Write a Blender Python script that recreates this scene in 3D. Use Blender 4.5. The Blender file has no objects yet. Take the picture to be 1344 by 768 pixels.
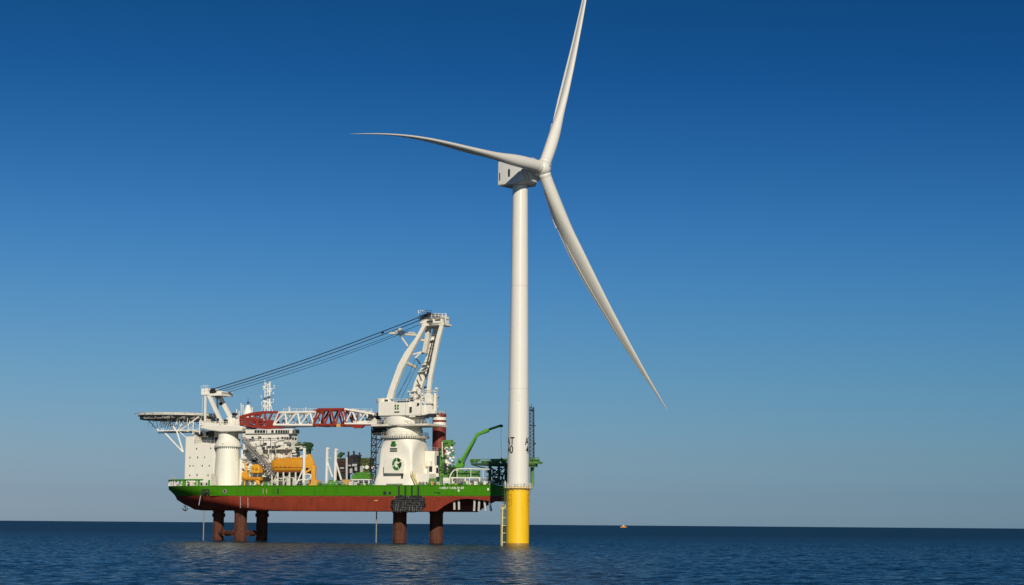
import bpy, bmesh, math, random
import numpy as np
from mathutils import Vector, Matrix

random.seed(7)
rng = np.random.RandomState(11)
R_ = math.radians
scn = bpy.context.scene
COL = scn.collection

# ------------------------------------------------------------------ camera
FPX, IMG_W, IMG_H = 2500.0, 1344.0, 768.0
CAM_H = 6.1
PITCH = math.atan((688.4 - 384.0) / FPX)
ROLL = R_(0.4475)
fw = np.array([0, math.cos(PITCH), math.sin(PITCH)])
r0 = np.array([1.0, 0, 0]); u0 = np.cross(r0, fw)
cr = math.cos(ROLL) * r0 + math.sin(ROLL) * u0
cu = math.cos(ROLL) * u0 - math.sin(ROLL) * r0
CAMP = np.array([0, 0, CAM_H])
cam_d = bpy.data.cameras.new("camera")
cam = bpy.data.objects.new("camera", cam_d); COL.objects.link(cam)
cam_d.sensor_width = 36.0; cam_d.lens = FPX / IMG_W * 36.0
cam_d.clip_start = 0.5; cam_d.clip_end = 200000.0
cam.matrix_world = Matrix(((cr[0], cu[0], -fw[0], 0), (cr[1], cu[1], -fw[1], 0), (cr[2], cu[2], -fw[2], CAM_H), (0, 0, 0, 1)))
scn.camera = cam

# ------------------------------------------------------------------ light, sky, exposure
SUN_AZ, SUN_EL = R_(8.6), R_(24.0)          # to the right of straight behind the camera
SUN_V = Vector((math.sin(SUN_AZ) * math.cos(SUN_EL), -math.cos(SUN_AZ) * math.cos(SUN_EL), math.sin(SUN_EL)))
sl = bpy.data.lights.new("sun", 'SUN'); sl.energy = 4.0; sl.angle = R_(0.53); sl.color = (1.0, 0.90, 0.74)
so = bpy.data.objects.new("sun", sl); COL.objects.link(so)
so.rotation_euler = SUN_V.to_track_quat('Z', 'Y').to_euler(); so.location = SUN_V * 300
wd = bpy.data.worlds.new("World"); scn.world = wd; wd.use_nodes = True
nt = wd.node_tree; nt.nodes.clear()
wo = nt.nodes.new('ShaderNodeOutputWorld'); bg = nt.nodes.new('ShaderNodeBackground'); sk = nt.nodes.new('ShaderNodeTexSky')
sk.sky_type = 'NISHITA'; sk.sun_disc = False
sk.sun_elevation = SUN_EL; sk.sun_rotation = math.pi - SUN_AZ
sk.altitude = 0; sk.air_density = 1.0; sk.dust_density = 0.6; sk.ozone_density = 3.0
geo = nt.nodes.new('ShaderNodeNewGeometry'); sep = nt.nodes.new('ShaderNodeSeparateXYZ'); neg = nt.nodes.new('ShaderNodeMath'); neg.operation = 'MULTIPLY'; neg.inputs[1].default_value = -1.0
rmp = nt.nodes.new('ShaderNodeValToRGB'); mulc = nt.nodes.new('ShaderNodeMix'); mulc.data_type = 'RGBA'; mulc.blend_type = 'MULTIPLY'; mulc.inputs[0].default_value = 1.0
SKY = [(0.0, .53, .77, 1.25), (.015, .43, .63, 1.06), (.035, .409, .600, .930), (.075, .329, .582, .86), (.114, .249, .541, .842), (.154, .165, .469, .809), (.193, .097, .375, .696), (.232, .052, .295, .60), (.267, .040, .262, .512), (.5, .05, .25, .48), (1.0, .10, .32, .55)]
el = rmp.color_ramp.elements
while len(el) < len(SKY): el.new(0.5)
for e_, q in zip(el, SKY): e_.position = q[0]; e_.color = (q[1] / 1.3, q[2] / 1.3, q[3] / 1.3, 1)
# clear maritime air: the upper sky filtered deeper blue by elevation angle
nt.links.new(geo.outputs['Incoming'], sep.inputs[0]); nt.links.new(sep.outputs['Z'], neg.inputs[0]); nt.links.new(neg.outputs[0], rmp.inputs[0])
nt.links.new(sk.outputs[0], mulc.inputs[6]); nt.links.new(rmp.outputs[0], mulc.inputs[7])
mpx = nt.nodes.new('ShaderNodeMapRange'); mpx.inputs[1].default_value = 0.30; mpx.inputs[2].default_value = -0.30
mxa = nt.nodes.new('ShaderNodeMix'); mxa.data_type = 'RGBA'; mxa.inputs[6].default_value = (1.18, 1.06, 1.03, 1); mxa.inputs[7].default_value = (.79, .885, .92, 1)
mul2 = nt.nodes.new('ShaderNodeMix'); mul2.data_type = 'RGBA'; mul2.blend_type = 'MULTIPLY'; mul2.inputs[0].default_value = 1.0
nt.links.new(sep.outputs['X'], mpx.inputs[0]); nt.links.new(mpx.outputs[0], mxa.inputs[0]); nt.links.new(mulc.outputs[2], mul2.inputs[6]); nt.links.new(mxa.outputs[2], mul2.inputs[7])
nt.links.new(mul2.outputs[2], bg.inputs[0]); nt.links.new(bg.outputs[0], wo.inputs[0])
bg.inputs[1].default_value = 0.0975
scn.view_settings.view_transform = 'Standard'; scn.view_settings.look = 'None'
scn.view_settings.exposure = 0.0; scn.view_settings.gamma = 1.0; scn.view_settings.use_curve_mapping = False
try:
    scn.cycles.max_bounces = 6; scn.cycles.sample_clamp_indirect = 4
except Exception:
    pass

# ------------------------------------------------------------------ frames: a pixel of the photograph turned into metres
def ray(x, y):
    return (x - 672.0) / FPX * cr - (y - 384.0) / FPX * cu + fw
PSI = R_(26.0)
SX = np.array([math.cos(PSI), -math.sin(PSI), 0]); SY = np.array([math.sin(PSI), math.cos(PSI), 0])
_r = ray(643, 687); SO = CAMP + _r * (585.0 / _r[1]); SO[2] = 0
def P(x, y, v):
    """ship frame: X towards the stern, v across the beam away from the near side, Z up"""
    r = ray(x, y); t = ((SO - CAMP) @ SY + v) / (r @ SY); q = CAMP + r * t
    return np.array([(q - SO) @ SX, v, q[2]])
def ship_world(p):
    return Vector(SO + SX * p[0] + SY * p[1] + np.array([0, 0, p[2]]))
DECK = 18.0; KEEL = 9.95

# ------------------------------------------------------------------ materials
def mat(name, col, rough=0.5, metal=0.0, vary=0.12, scale=0.6, streak=0.0, streak_col=(0.16, 0.09, 0.05), spec=0.5, bump=0.0, coat=0.0, spos=0.52):
    m = bpy.data.materials.new(name); m.use_nodes = True
    t = m.node_tree; b = t.nodes['Principled BSDF']; L = t.links
    b.inputs['Roughness'].default_value = rough; b.inputs['Metallic'].default_value = metal
    b.inputs['Specular IOR Level'].default_value = spec; b.inputs['Coat Weight'].default_value = coat
    tc = t.nodes.new('ShaderNodeTexCoord')
    n1 = t.nodes.new('ShaderNodeTexNoise'); n1.inputs['Scale'].default_value = scale; n1.inputs['Detail'].default_value = 5
    L.new(tc.outputs['Object'], n1.inputs['Vector'])
    mx = t.nodes.new('ShaderNodeMix'); mx.data_type = 'RGBA'
    mx.inputs[6].default_value = (*[c * (1 - vary) for c in col], 1)
    mx.inputs[7].default_value = (*[min(c * (1 + vary), 0.95) for c in col], 1)
    L.new(n1.outputs['Fac'], mx.inputs[0]); out = mx.outputs[2]
    if streak > 0:
        mp = t.nodes.new('ShaderNodeMapping'); mp.inputs['Scale'].default_value = (1.3, 1.3, 0.16)
        n2 = t.nodes.new('ShaderNodeTexNoise'); n2.inputs['Scale'].default_value = 1.0; n2.inputs['Detail'].default_value = 6; n2.inputs['Roughness'].default_value = 0.7
        rp = t.nodes.new('ShaderNodeValToRGB'); rp.color_ramp.elements[0].position = spos; rp.color_ramp.elements[1].position = spos + .26
        mu = t.nodes.new('ShaderNodeMath'); mu.operation = 'MULTIPLY'; mu.inputs[1].default_value = streak
        m2 = t.nodes.new('ShaderNodeMix'); m2.data_type = 'RGBA'; m2.inputs[7].default_value = (*streak_col, 1)
        L.new(tc.outputs['Object'], mp.inputs[0]); L.new(mp.outputs[0], n2.inputs['Vector']); L.new(n2.outputs['Fac'], rp.inputs[0])
        L.new(rp.outputs[0], mu.inputs[0]); L.new(mu.outputs[0], m2.inputs[0]); L.new(out, m2.inputs[6]); out = m2.outputs[2]
    L.new(out, b.inputs['Base Color'])
    if bump > 0:
        bp = t.nodes.new('ShaderNodeBump'); bp.inputs['Strength'].default_value = bump; bp.inputs['Distance'].default_value = 0.1
        n3 = t.nodes.new('ShaderNodeTexNoise'); n3.inputs['Scale'].default_value = 3; n3.inputs['Detail'].default_value = 4
        L.new(tc.outputs['Object'], n3.inputs['Vector']); L.new(n3.outputs['Fac'], bp.inputs['Height']); L.new(bp.outputs[0], b.inputs['Normal'])
    return m
M = {}
M['turbine'] = mat('turbine_paint', (0.71, 0.69, 0.625), 0.30, vary=0.03, scale=0.15, streak=0.05, streak_col=(0.4, 0.38, 0.33), coat=0.15)
M['nacelle'] = mat('nacelle_paint', (0.62, 0.62, 0.60), 0.45, vary=0.04, scale=0.4)
M['yellow'] = mat('yellow_paint', (0.86, 0.515, 0.008), 0.42, vary=0.06, scale=0.5, streak=0.4, streak_col=(0.45, 0.21, 0.02))
M['worn'] = mat('worn_paint', (0.16, 0.045, 0.018), 0.7, vary=0.4, scale=0.8, streak=0.9, streak_col=(0.34, 0.17, 0.05), spos=.42, spec=.2)
M['splash'] = mat('splash_band_stain', (0.30, 0.17, 0.03), 0.6, vary=0.5, scale=1.5)
M['ochre'] = mat('ochre_marking', (0.42, 0.22, 0.01), 0.6)
M['rail_yellow'] = mat('faded_yellow_steel', (0.66, 0.55, 0.26), 0.6, vary=0.25, scale=2, streak=0.4)
M['white'] = mat('ship_white_paint', (0.77, 0.745, 0.655), 0.5, vary=0.06, scale=0.5, streak=0.28, streak_col=(0.42, 0.33, 0.22))
M['whiteclean'] = mat('white_steel', (0.82, 0.79, 0.71), 0.45, vary=0.10, scale=1.2, streak=0.2, streak_col=(0.4, 0.32, 0.22))
M['offwhite'] = mat('weathered_white', (0.64, 0.61, 0.52), 0.6, vary=0.3, scale=1.5, streak=0.55, streak_col=(0.22, 0.16, 0.11))
M['grey'] = mat('grey_steel', (0.24, 0.23, 0.215), 0.6, vary=0.25, scale=1.5, streak=0.3)
M['lightgrey'] = mat('light_grey_steel', (0.42, 0.43, 0.43), 0.55, vary=0.2, scale=1.0)
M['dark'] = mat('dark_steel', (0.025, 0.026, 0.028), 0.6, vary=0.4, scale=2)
M['cable'] = mat('steel_rope', (0.02, 0.022, 0.028), 0.6)
M['glass'] = mat('dark_window_glass', (0.012, 0.016, 0.018), 0.08, vary=0.1, spec=0.8)
M['blueglass'] = mat('bluish_bridge_glass', (0.03, 0.055, 0.08), 0.08, vary=0.2, spec=0.8)
M['green'] = mat('hull_green', (0.052, 0.225, 0.002), 0.6, spec=0.22, vary=0.10, scale=0.25, streak=0.6, streak_col=(0.028, 0.085, 0.008), spos=.49)
M['deckgreen'] = mat('deck_green', (0.075, 0.27, 0.02), 0.5, vary=0.25, scale=1.5, streak=0.3, streak_col=(0.03, 0.07, 0.015))
M['leafgreen'] = mat('machine_green', (0.10, 0.24, 0.05), 0.6, vary=0.5, scale=2.5, streak=0.5, streak_col=(0.02, 0.05, 0.015))
M['darkgreen'] = mat('dark_green_steel', (0.025, 0.075, 0.028), 0.6, vary=0.5, scale=2)
M['olive'] = mat('olive_machine', (0.09, 0.11, 0.035), 0.6, vary=0.5, scale=3)
M['cranegreen'] = mat('knuckle_crane_green', (0.10, 0.33, 0.03), 0.45, vary=0.2, scale=1.5)
M['logogreen'] = mat('emblem_green', (0.03, 0.17, 0.025), 0.5, vary=0.08)
M['logodark'] = mat('emblem_dark_green', (0.015, 0.05, 0.015), 0.5, vary=0.08)
M['red'] = mat('hull_red', (0.25, 0.040, 0.018), 0.65, vary=0.2, scale=0.25, streak=0.85, streak_col=(0.09, 0.025, 0.015), spec=0.22, spos=.47)
M['boomred'] = mat('boom_red', (0.27, 0.030, 0.016), 0.55, vary=0.2, scale=1.0, streak=0.3, streak_col=(0.12, 0.04, 0.03))
M['stackred'] = mat('stack_red', (0.19, 0.026, 0.015), 0.6, vary=0.15, scale=0.8, streak=0.3, streak_col=(0.08, 0.03, 0.02))
M['rust'] = mat('rusty_leg_steel', (0.095, 0.034, 0.019), 0.8, vary=0.6, scale=1.1, streak=0.95, streak_col=(0.022, 0.012, 0.010), bump=0.4, spec=0.25)
M['orange'] = mat('lifeboat_orange', (0.64, 0.275, 0.014), 0.55, vary=0.2, scale=1.2, streak=0.5, streak_col=(0.35, 0.12, 0.02))
M['yelloworange'] = mat('crane_orange', (0.78, 0.37, 0.03), 0.5, vary=0.25, scale=1.2, streak=0.4, streak_col=(0.30, 0.12, 0.03))
M['darkorange'] = mat('orange_trim', (0.25, 0.07, 0.015), 0.5)
M['tan'] = mat('tan_crate', (0.60, 0.38, 0.13), 0.6, vary=0.12)
M['rubber'] = mat('black_rubber', (0.012, 0.013, 0.014), 0.7, vary=0.5, scale=2)
M['black'] = mat('black_marking', (0.02, 0.02, 0.02), 0.5)
M['beacon'] = mat('red_lamp_lens', (0.55, 0.06, 0.04), 0.3)
M['wood'] = mat('boat_orange', (0.62, 0.25, 0.06), 0.5)

# ------------------------------------------------------------------ mesh builder
SPLIT = set('''gantry_crosswork deck_fitting mooring_bollard bulwark_panel sheave stern_guide_post draught_mark bow_winch bow_winch_drum hull_bracket fender_guide deck_locker winch_housing green_machinery house_window
ventilation_box ventilation_duct pipework deck_post louvre_panel service_hatch access_hatch platform_cabin platform_winch cradle_backing control_cabinet dial roof_hatch
platform_cabinet bolt_cover perimeter_light sheave_gear boom_walkway hose_fitting faint_plate cable_tube hull_weld_line rusty_shelf porthole conning_hatch fall_wire
hydraulic_block netting_fold head_recess underdeck_beam stand_leg batten hydraulic_gear dark_duct exhaust_pipe hydraulic_cylinder bow_flagstaff gantry_hose hoist_rope winch_gear flange_seam
bridge_window'''.split())
class MB:
    def __init__(self): self.v = []; self.f = []; self.marks = []
    def add(self, vs, fs):
        o = len(self.v); self.marks.append((o, len(self.f))); self.v += [tuple(map(float, q)) for q in vs]; self.f += [tuple(i + o for i in f) for f in fs]; return self
    def box(self, a, b):
        x0, x1 = sorted((a[0], b[0])); y0, y1 = sorted((a[1], b[1])); z0, z1 = sorted((a[2], b[2]))
        return self.add([(x0, y0, z0), (x1, y0, z0), (x1, y1, z0), (x0, y1, z0), (x0, y0, z1), (x1, y0, z1), (x1, y1, z1), (x0, y1, z1)],
                        [(0, 3, 2, 1), (4, 5, 6, 7), (0, 1, 5, 4), (1, 2, 6, 5), (2, 3, 7, 6), (3, 0, 4, 7)])
    def pbox(self, x0, y0, x1, y1, v0, v1):
        """box whose near face fills photo pixels x0..x1, y0..y1 at depth v0 and reaches back to v1"""
        ym = (y0 + y1) / 2; xm = (x0 + x1) / 2
        return self.box((P(x0, ym, v0)[0], v0, P(xm, y0, v0)[2]), (P(x1, ym, v0)[0], v1, P(xm, y1, v0)[2]))
    def tube(self, a, b, r, r2=None, n=8, cap=True):
        a = Vector(a); b = Vector(b); r2 = r if r2 is None else r2
        d = (b - a)
        if d.length < 1e-6: return self
        d.normalize(); x = d.orthogonal().normalized(); y = d.cross(x)
        vs = []
        for k in range(n):
            t = 2 * math.pi * (k + .5) / n; vs.append(a + (x * math.cos(t) + y * math.sin(t)) * r)
        for k in range(n):
            t = 2 * math.pi * (k + .5) / n; vs.append(b + (x * math.cos(t) + y * math.sin(t)) * r2)
        fs = [(k, (k + 1) % n, n + (k + 1) % n, n + k) for k in range(n)]
        if cap: fs += [tuple(range(n - 1, -1, -1)), tuple(range(n, 2 * n))]
        return self.add(vs, fs)
    def bar(self, a, b, w, d):
        """rectangular bar between two points, w wide in the ship's side plane, d deep across the beam"""
        a = Vector(a); b = Vector(b); t = (b - a).normalized(); q = Vector((0, 1, 0)); q = (q - t * q.dot(t))
        if q.length < 1e-4: q = Vector((1, 0, 0))
        q.normalize(); s = t.cross(q)
        vs = [p + s * sx * w / 2 + q * sq * d / 2 for p in (a, b) for sx, sq in ((-1, -1), (1, -1), (1, 1), (-1, 1))]
        return self.add(vs, [(0, 1, 2, 3), (7, 6, 5, 4), (0, 4, 5, 1), (1, 5, 6, 2), (2, 6, 7, 3), (3, 7, 4, 0)])
    def path(self, pts, r, n=6):
        for a, b in zip(pts[:-1], pts[1:]): self.tube(a, b, r, n=n)
        return self
    def lathe(self, c, prof, n=32, cap=True):
        vs = []; fs = []
        for (r, z) in prof:
            for k in range(n):
                t = 2 * math.pi * k / n; vs.append((c[0] + r * math.cos(t), c[1] + r * math.sin(t), z))
        for i in range(len(prof) - 1):
            for k in range(n): fs.append((i * n + k, i * n + (k + 1) % n, (i + 1) * n + (k + 1) % n, (i + 1) * n + k))
        if cap: fs += [tuple(range(n - 1, -1, -1)), tuple(range((len(prof) - 1) * n, len(prof) * n))]
        return self.add(vs, fs)
    def loft(self, rings, cap=True):
        n = len(rings[0]); vs = [q for r in rings for q in r]; fs = []
        for i in range(len(rings) - 1):
            for k in range(n): fs.append((i * n + k, i * n + (k + 1) % n, (i + 1) * n + (k + 1) % n, (i + 1) * n + k))
        if cap: fs += [tuple(range(n - 1, -1, -1)), tuple(range((len(rings) - 1) * n, len(rings) * n))]
        return self.add(vs, fs)
    def prism(self, pts, v0, v1):
        """polygon (X,Z) extruded across the beam"""
        n = len(pts)
        vs = [(p[0], v0, p[1]) for p in pts] + [(p[0], v1, p[1]) for p in pts]
        return self.add(vs, [tuple(range(n)), tuple(range(2 * n - 1, n - 1, -1))] + [(k, n + k, n + (k + 1) % n, (k + 1) % n) for k in range(n)])
    def pprism(self, pix, v0, v1):
        pts = []
        for x, y in pix:
            q = P(x, y, v0); pts.append((q[0], q[2]))
        return self.prism(pts, v0, v1)
    def ball(self, c, r, n=10, sx=1, sy=1, sz=1):
        prof = []
        rings = []
        for i in range(1, n):
            a = math.pi * i / n
            rings.append([(c[0] + sx * r * math.sin(a) * math.cos(2 * math.pi * k / (n * 2)), c[1] + sy * r * math.sin(a) * math.sin(2 * math.pi * k / (n * 2)), c[2] - sz * r * math.cos(a)) for k in range(n * 2)])
        return self.loft(rings)
    def torus(self, c, R, r, axis='y', n=16, m=8):
        vs = []; fs = []
        for i in range(n):
            a = 2 * math.pi * i / n
            for j in range(m):
                b = 2 * math.pi * j / m; q = R + r * math.cos(b)
                p = (q * math.cos(a), q * math.sin(a), r * math.sin(b))
                p = {'z': p, 'y': (p[0], p[2], p[1]), 'x': (p[2], p[0], p[1])}[axis]
                vs.append((c[0] + p[0], c[1] + p[1], c[2] + p[2]))
        for i in range(n):
            for j in range(m): fs.append((i * m + j, ((i + 1) % n) * m + j, ((i + 1) % n) * m + (j + 1) % m, i * m + (j + 1) % m))
        return self.add(vs, fs)
    def rail(self, pts, h=1.1, step=2.0, r=0.05, rails=(0.55, 1.1)):
        for a, b in zip(pts[:-1], pts[1:]):
            a = Vector(a); b = Vector(b); n = max(1, int((b - a).length / step))
            for k in range(n + 1):
                q = a.lerp(b, k / n); self.tube(q, q + Vector((0, 0, h)), r, n=4)
            for z in rails: self.tube(a + Vector((0, 0, z * h / 1.1)), b + Vector((0, 0, z * h / 1.1)), r, n=4)
        return self
    def build(self, name, m, parent=None, origin=None, smooth=True, bevel=0.0):
        if name in SPLIT and len(self.marks) > 1:
            obs = []
            ends = self.marks[1:] + [(len(self.v), len(self.f))]
            for (v0, f0), (v1, f1) in zip(self.marks, ends):
                q = MB(); q.add(self.v[v0:v1], [tuple(i - v0 for i in f) for f in self.f[f0:f1]])
                obs.append(q.build(name, m, parent, origin, smooth, bevel))
            return obs[0]
        me = bpy.data.meshes.new(name)
        o = origin if origin is not None else (parent['_o'] if parent is not None and '_o' in parent else (0, 0, 0))
        me.from_pydata([(x - o[0], y - o[1], z - o[2]) for x, y, z in self.v], [], self.f)
        bm = bmesh.new(); bm.from_mesh(me); bmesh.ops.recalc_face_normals(bm, faces=bm.faces); bm.to_mesh(me); bm.free()
        me.materials.append(m)
        if smooth:
            me.shade_smooth(); me.set_sharp_from_angle(angle=R_(35))
        ob = bpy.data.objects.new(name, me); COL.objects.link(ob)
        if parent is not None:
            ob.parent = parent; ob['_o'] = list(o)
        if bevel > 0:
            bv = ob.modifiers.new('bevel', 'BEVEL'); bv.width = bevel; bv.segments = 2; bv.limit_method = 'ANGLE'
        return ob

def tag(o, label=None, cat=None, group=None, kind=None):
    if label: o['label'] = label
    if cat: o['category'] = cat
    if group: o['group'] = group
    if kind: o['kind'] = kind
    return o
def ship_thing(name, base, label, cat, group=None):
    e = bpy.data.objects.new(name, None); COL.objects.link(e)
    e.empty_display_size = 0.5
    e.location = ship_world(base); e.rotation_euler = (0, 0, -PSI); e['_o'] = [float(b) for b in base]
    return tag(e, label, cat, group)
def world_thing(name, base, label, cat, group=None):
    e = bpy.data.objects.new(name, None); COL.objects.link(e)
    e.empty_display_size = 0.5
    e.location = base; e['_o'] = [float(b) for b in base]
    return tag(e, label, cat, group)
def truss(mb, A, B, nbay, r, rd, faces=('near', 'far', 'top', 'bot'), xbrace=False):
    """A, B: four corners (near-bottom, near-top, far-top, far-bottom) at each end"""
    A = [Vector(a) for a in A]; B = [Vector(b) for b in B]
    for a, b in zip(A, B): mb.tube(a, b, r, n=6)
    pr = {'near': (0, 1), 'top': (1, 2), 'far': (3, 2), 'bot': (0, 3)}
    for k in range(nbay + 1):
        q = [a.lerp(b, k / nbay) for a, b in zip(A, B)]
        if k in (0, nbay) or xbrace:
            for i, j in ((0, 1), (1, 2), (2, 3), (3, 0)): mb.tube(q[i], q[j], rd, n=5)
        if k < nbay:
            q2 = [a.lerp(b, (k + 1) / nbay) for a, b in zip(A, B)]; qm = [a.lerp(b, (k + .5) / nbay) for a, b in zip(A, B)]
            for f in faces:
                i, j = pr[f]
                if xbrace:
                    mb.tube(q[i], q2[j], rd, n=5)
                else:
                    mb.tube(q[i], qm[j], rd, n=5); mb.tube(qm[j], q2[i], rd, n=5)

# ------------------------------------------------------------------ sea
SEA1, SEA2 = 0.80, 0.34
def build_sea():
    ang = np.concatenate([np.linspace(-180, -40, 29)[:-1], np.linspace(-40, -19, 43)[:-1], np.linspace(-19, 19, 560)[:-1], np.linspace(19, 40, 43)[:-1], np.linspace(40, 180, 29)])
    rad = [0.0, 8, 20, 40, 70, 100, 130]
    r = 150.0
    while r < 1500: rad.append(r); r *= 1.0036
    while r < 90000: rad.append(r); r *= 1.09
    rad = np.array(rad); a = np.radians(ang)
    RR, AA = np.meshgrid(rad, a, indexing='ij')
    X = RR * np.sin(AA); Y = RR * np.cos(AA); Z = np.zeros_like(X)
    for k in range(70):
        lam = 2.0 * (9 / 2.0) ** rng.rand(); th = math.radians(rng.normal(75, 34)); kk = 2 * math.pi / lam
        amp = 0.0025 * lam ** 0.85
        Z += amp * np.sin(kk * (X * math.cos(th) + Y * math.sin(th)) + rng.rand() * 6.283)
    Z *= np.clip((1500 - RR) / 700, 0, 1)
    nr, na = X.shape
    co = np.stack([X, Y, Z], -1).reshape(-1, 3).astype(np.float32)
    i = np.arange(nr - 1)[:, None] * na + np.arange(na - 1)[None, :]
    fs = np.stack([i, i + na, i + na + 1, i + 1], -1).reshape(-1, 4)[:, ::-1]
    me = bpy.data.meshes.new('sea')
    me.vertices.add(len(co)); me.vertices.foreach_set('co', co.ravel())
    me.loops.add(fs.size); me.loops.foreach_set('vertex_index', fs.ravel().astype(np.int32))
    me.polygons.add(len(fs)); me.polygons.foreach_set('loop_start', (np.arange(len(fs)) * 4).astype(np.int32))
    me.update(calc_edges=True); me.validate(); me.shade_smooth()
    m = bpy.data.materials.new('sea_water'); m.use_nodes = True
    t = m.node_tree; b = t.nodes['Principled BSDF']; L = t.links
    b.inputs['Base Color'].default_value = (0.002, 0.024, 0.043, 1); b.inputs['Roughness'].default_value = 0.42; b.inputs['IOR'].default_value = 1.333
    tc = t.nodes.new('ShaderNodeTexCoord')
    def noise(scale, sx, sy, det, rough=0.6):
        mp = t.nodes.new('ShaderNodeMapping'); mp.inputs['Scale'].default_value = (sx, sy, 1); mp.inputs['Rotation'].default_value = (0, 0, R_(15))
        n = t.nodes.new('ShaderNodeTexNoise'); n.inputs['Scale'].default_value = scale; n.inputs['Detail'].default_value = det; n.inputs['Roughness'].default_value = rough
        L.new(tc.outputs['Object'], mp.inputs[0]); L.new(mp.outputs[0], n.inputs['Vector']); return n
    n1 = noise(2.3, 0.7, 1.1, 4); n2 = noise(0.42, 0.7, 1.1, 3); npatch = noise(0.012, 0.35, 1.5, 3)
    rp = t.nodes.new('ShaderNodeMapRange'); rp.inputs[1].default_value = 0.32; rp.inputs[2].default_value = 0.68; rp.inputs[3].default_value = 0.55; rp.inputs[4].default_value = 1.0
    L.new(npatch.outputs['Fac'], rp.inputs[0])
    # ripples too small to model: two octaves of random wave slope added to the surface normal
    def vm(op, a, b):
        n = t.nodes.new('ShaderNodeVectorMath'); n.operation = op
        for k, q in ((0, a), (1, b)):
            if isinstance(q, tuple): n.inputs[k].default_value = q
            elif q is not None: L.new(q, n.inputs[k])
        return n.outputs[0]
    s1 = vm('MULTIPLY', vm('SUBTRACT', n1.outputs['Color'], (.5, .5, .5)), (SEA1, SEA1 * 1.15, 0))
    s2 = vm('MULTIPLY', vm('SUBTRACT', n2.outputs['Color'], (.5, .5, .5)), (SEA2, SEA2 * 1.15, 0))
    sl_ = vm('ADD', s1, s2)
    scn_ = t.nodes.new('ShaderNodeVectorMath'); scn_.operation = 'SCALE'; L.new(sl_, scn_.inputs[0]); L.new(rp.outputs[0], scn_.inputs['Scale'])
    ge = t.nodes.new('ShaderNodeNewGeometry')
    nn = t.nodes.new('ShaderNodeVectorMath'); nn.operation = 'NORMALIZE'; L.new(vm('ADD', ge.outputs['Normal'], scn_.outputs[0]), nn.inputs[0])
    L.new(nn.outputs[0], b.inputs['Normal'])
    n4 = noise(1.1, 0.5, 1.0, 5, .7); rr = t.nodes.new('ShaderNodeMapRange'); rr.inputs[1].default_value = 0.38; rr.inputs[2].default_value = 0.62; rr.inputs[4].default_value = 0.46
    L.new(n4.outputs['Fac'], rr.inputs[0])
    # calmer water round the vessel, rougher open sea farther out
    sp_ = t.nodes.new('ShaderNodeSeparateXYZ'); L.new(tc.outputs['Object'], sp_.inputs[0])
    fy = t.nodes.new('ShaderNodeMapRange'); fy.inputs[1].default_value = 350; fy.inputs[2].default_value = 1300; fy.inputs[3].default_value = 0.12; fy.inputs[4].default_value = 0.42
    L.new(sp_.outputs['Y'], fy.inputs[0]); L.new(fy.outputs[0], rr.inputs[3]); L.new(rr.outputs[0], b.inputs['Roughness'])
    me.materials.append(m)
    o = bpy.data.objects.new('sea', me); COL.objects.link(o)
    tag(o, 'dark blue rippled sea reaching to the horizon', 'sea', kind='structure')
build_sea()

# ------------------------------------------------------------------ wind turbine
TX, TY = 2.17, 550.0
turb = world_thing('wind_turbine', (TX, TY, 0), 'tall white three bladed wind turbine standing on a yellow base in the sea', 'wind turbine')
def WZ(y, D=TY): return CAM_H + D * (math.tan(PITCH) - 0 + 0) * 0 + (lambda r: r[2] / r[1] * D)(ray(681, y))
z_tp = WZ(639.5); z_top = WZ(243.5)
tp = MB().lathe((TX, TY), [(3.26, -12), (3.26, 0.4), (3.24, z_tp - 0.5), (3.34, z_tp - 0.45), (3.34, z_tp)], 64).build('transition_piece', M['yellow'], turb)
tw = MB(); prof = []
for k in range(26):
    s = k / 25; prof.append((3.14 * (1 - s) + 2.22 * s, z_tp + 0.05 + (z_top - z_tp - 0.05) * s))
prof2 = []
for i, (r, z) in enumerate(prof):
    prof2.append((r, z))
tw.lathe((TX, TY), prof2, 64)
tower = tw.build('tower', M['turbine'], turb)
fl = MB()
for s in (0.0, 0.32, 0.66):
    z = z_tp + 0.06 + (z_top - z_tp) * s; r = 3.14 * (1 - s) + 2.22 * s
    fl.lathe((TX, TY), [(r + .01, z), (r + .035, z + .04), (r + .035, z + .2), (r + .005, z + .24)], 64, cap=False)
fl.build('flange_seam', M['turbine'], tower)
MB().lathe((TX, TY), [(3.262, -1), (3.275, -.9), (3.275, .75), (3.262, .8)], 64, cap=False).build('splash_band', M['splash'], tp)
# work platform round the top of the yellow base
pf = MB().lathe((TX, TY), [(3.36, z_tp - 0.35), (4.15, z_tp - 0.35), (4.15, z_tp - 0.12), (3.36, z_tp - 0.12)], 40, cap=False)
for k in range(16):
    a = 2 * math.pi * k / 16; pf.tube((TX + 3.3 * math.cos(a), TY + 3.3 * math.sin(a), z_tp - 1.2), (TX + 4.05 * math.cos(a), TY + 4.05 * math.sin(a), z_tp - .35), 0.06, n=4)
platform = pf.build('work_platform', M['rail_yellow'], tp)
rl = MB(); ring = [(TX + 4.08 * math.cos(2 * math.pi * k / 28), TY + 4.08 * math.sin(2 * math.pi * k / 28), z_tp - .12) for k in range(29)]
rl.rail(ring, 1.2, 1.5, 0.045)
rl.build('platform_railing', M['whiteclean'], tp)
eq = MB()
for a, w, h in ((-100, .35, .9), (-60, .3, 1.4), (-140, .4, 1.0), (-20, .35, 1.3), (-170, .45, 1.5), (-185, .3, 1.9)):
    a = R_(a); x = TX + 3.72 * math.cos(a); y = TY + 3.72 * math.sin(a); eq.box((x - w / 2, y - w / 2, z_tp - .12), (x + w / 2, y + w / 2, z_tp - .12 + h))
eq.build('platform_cabinet', M['lightgrey'], tp)
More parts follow.
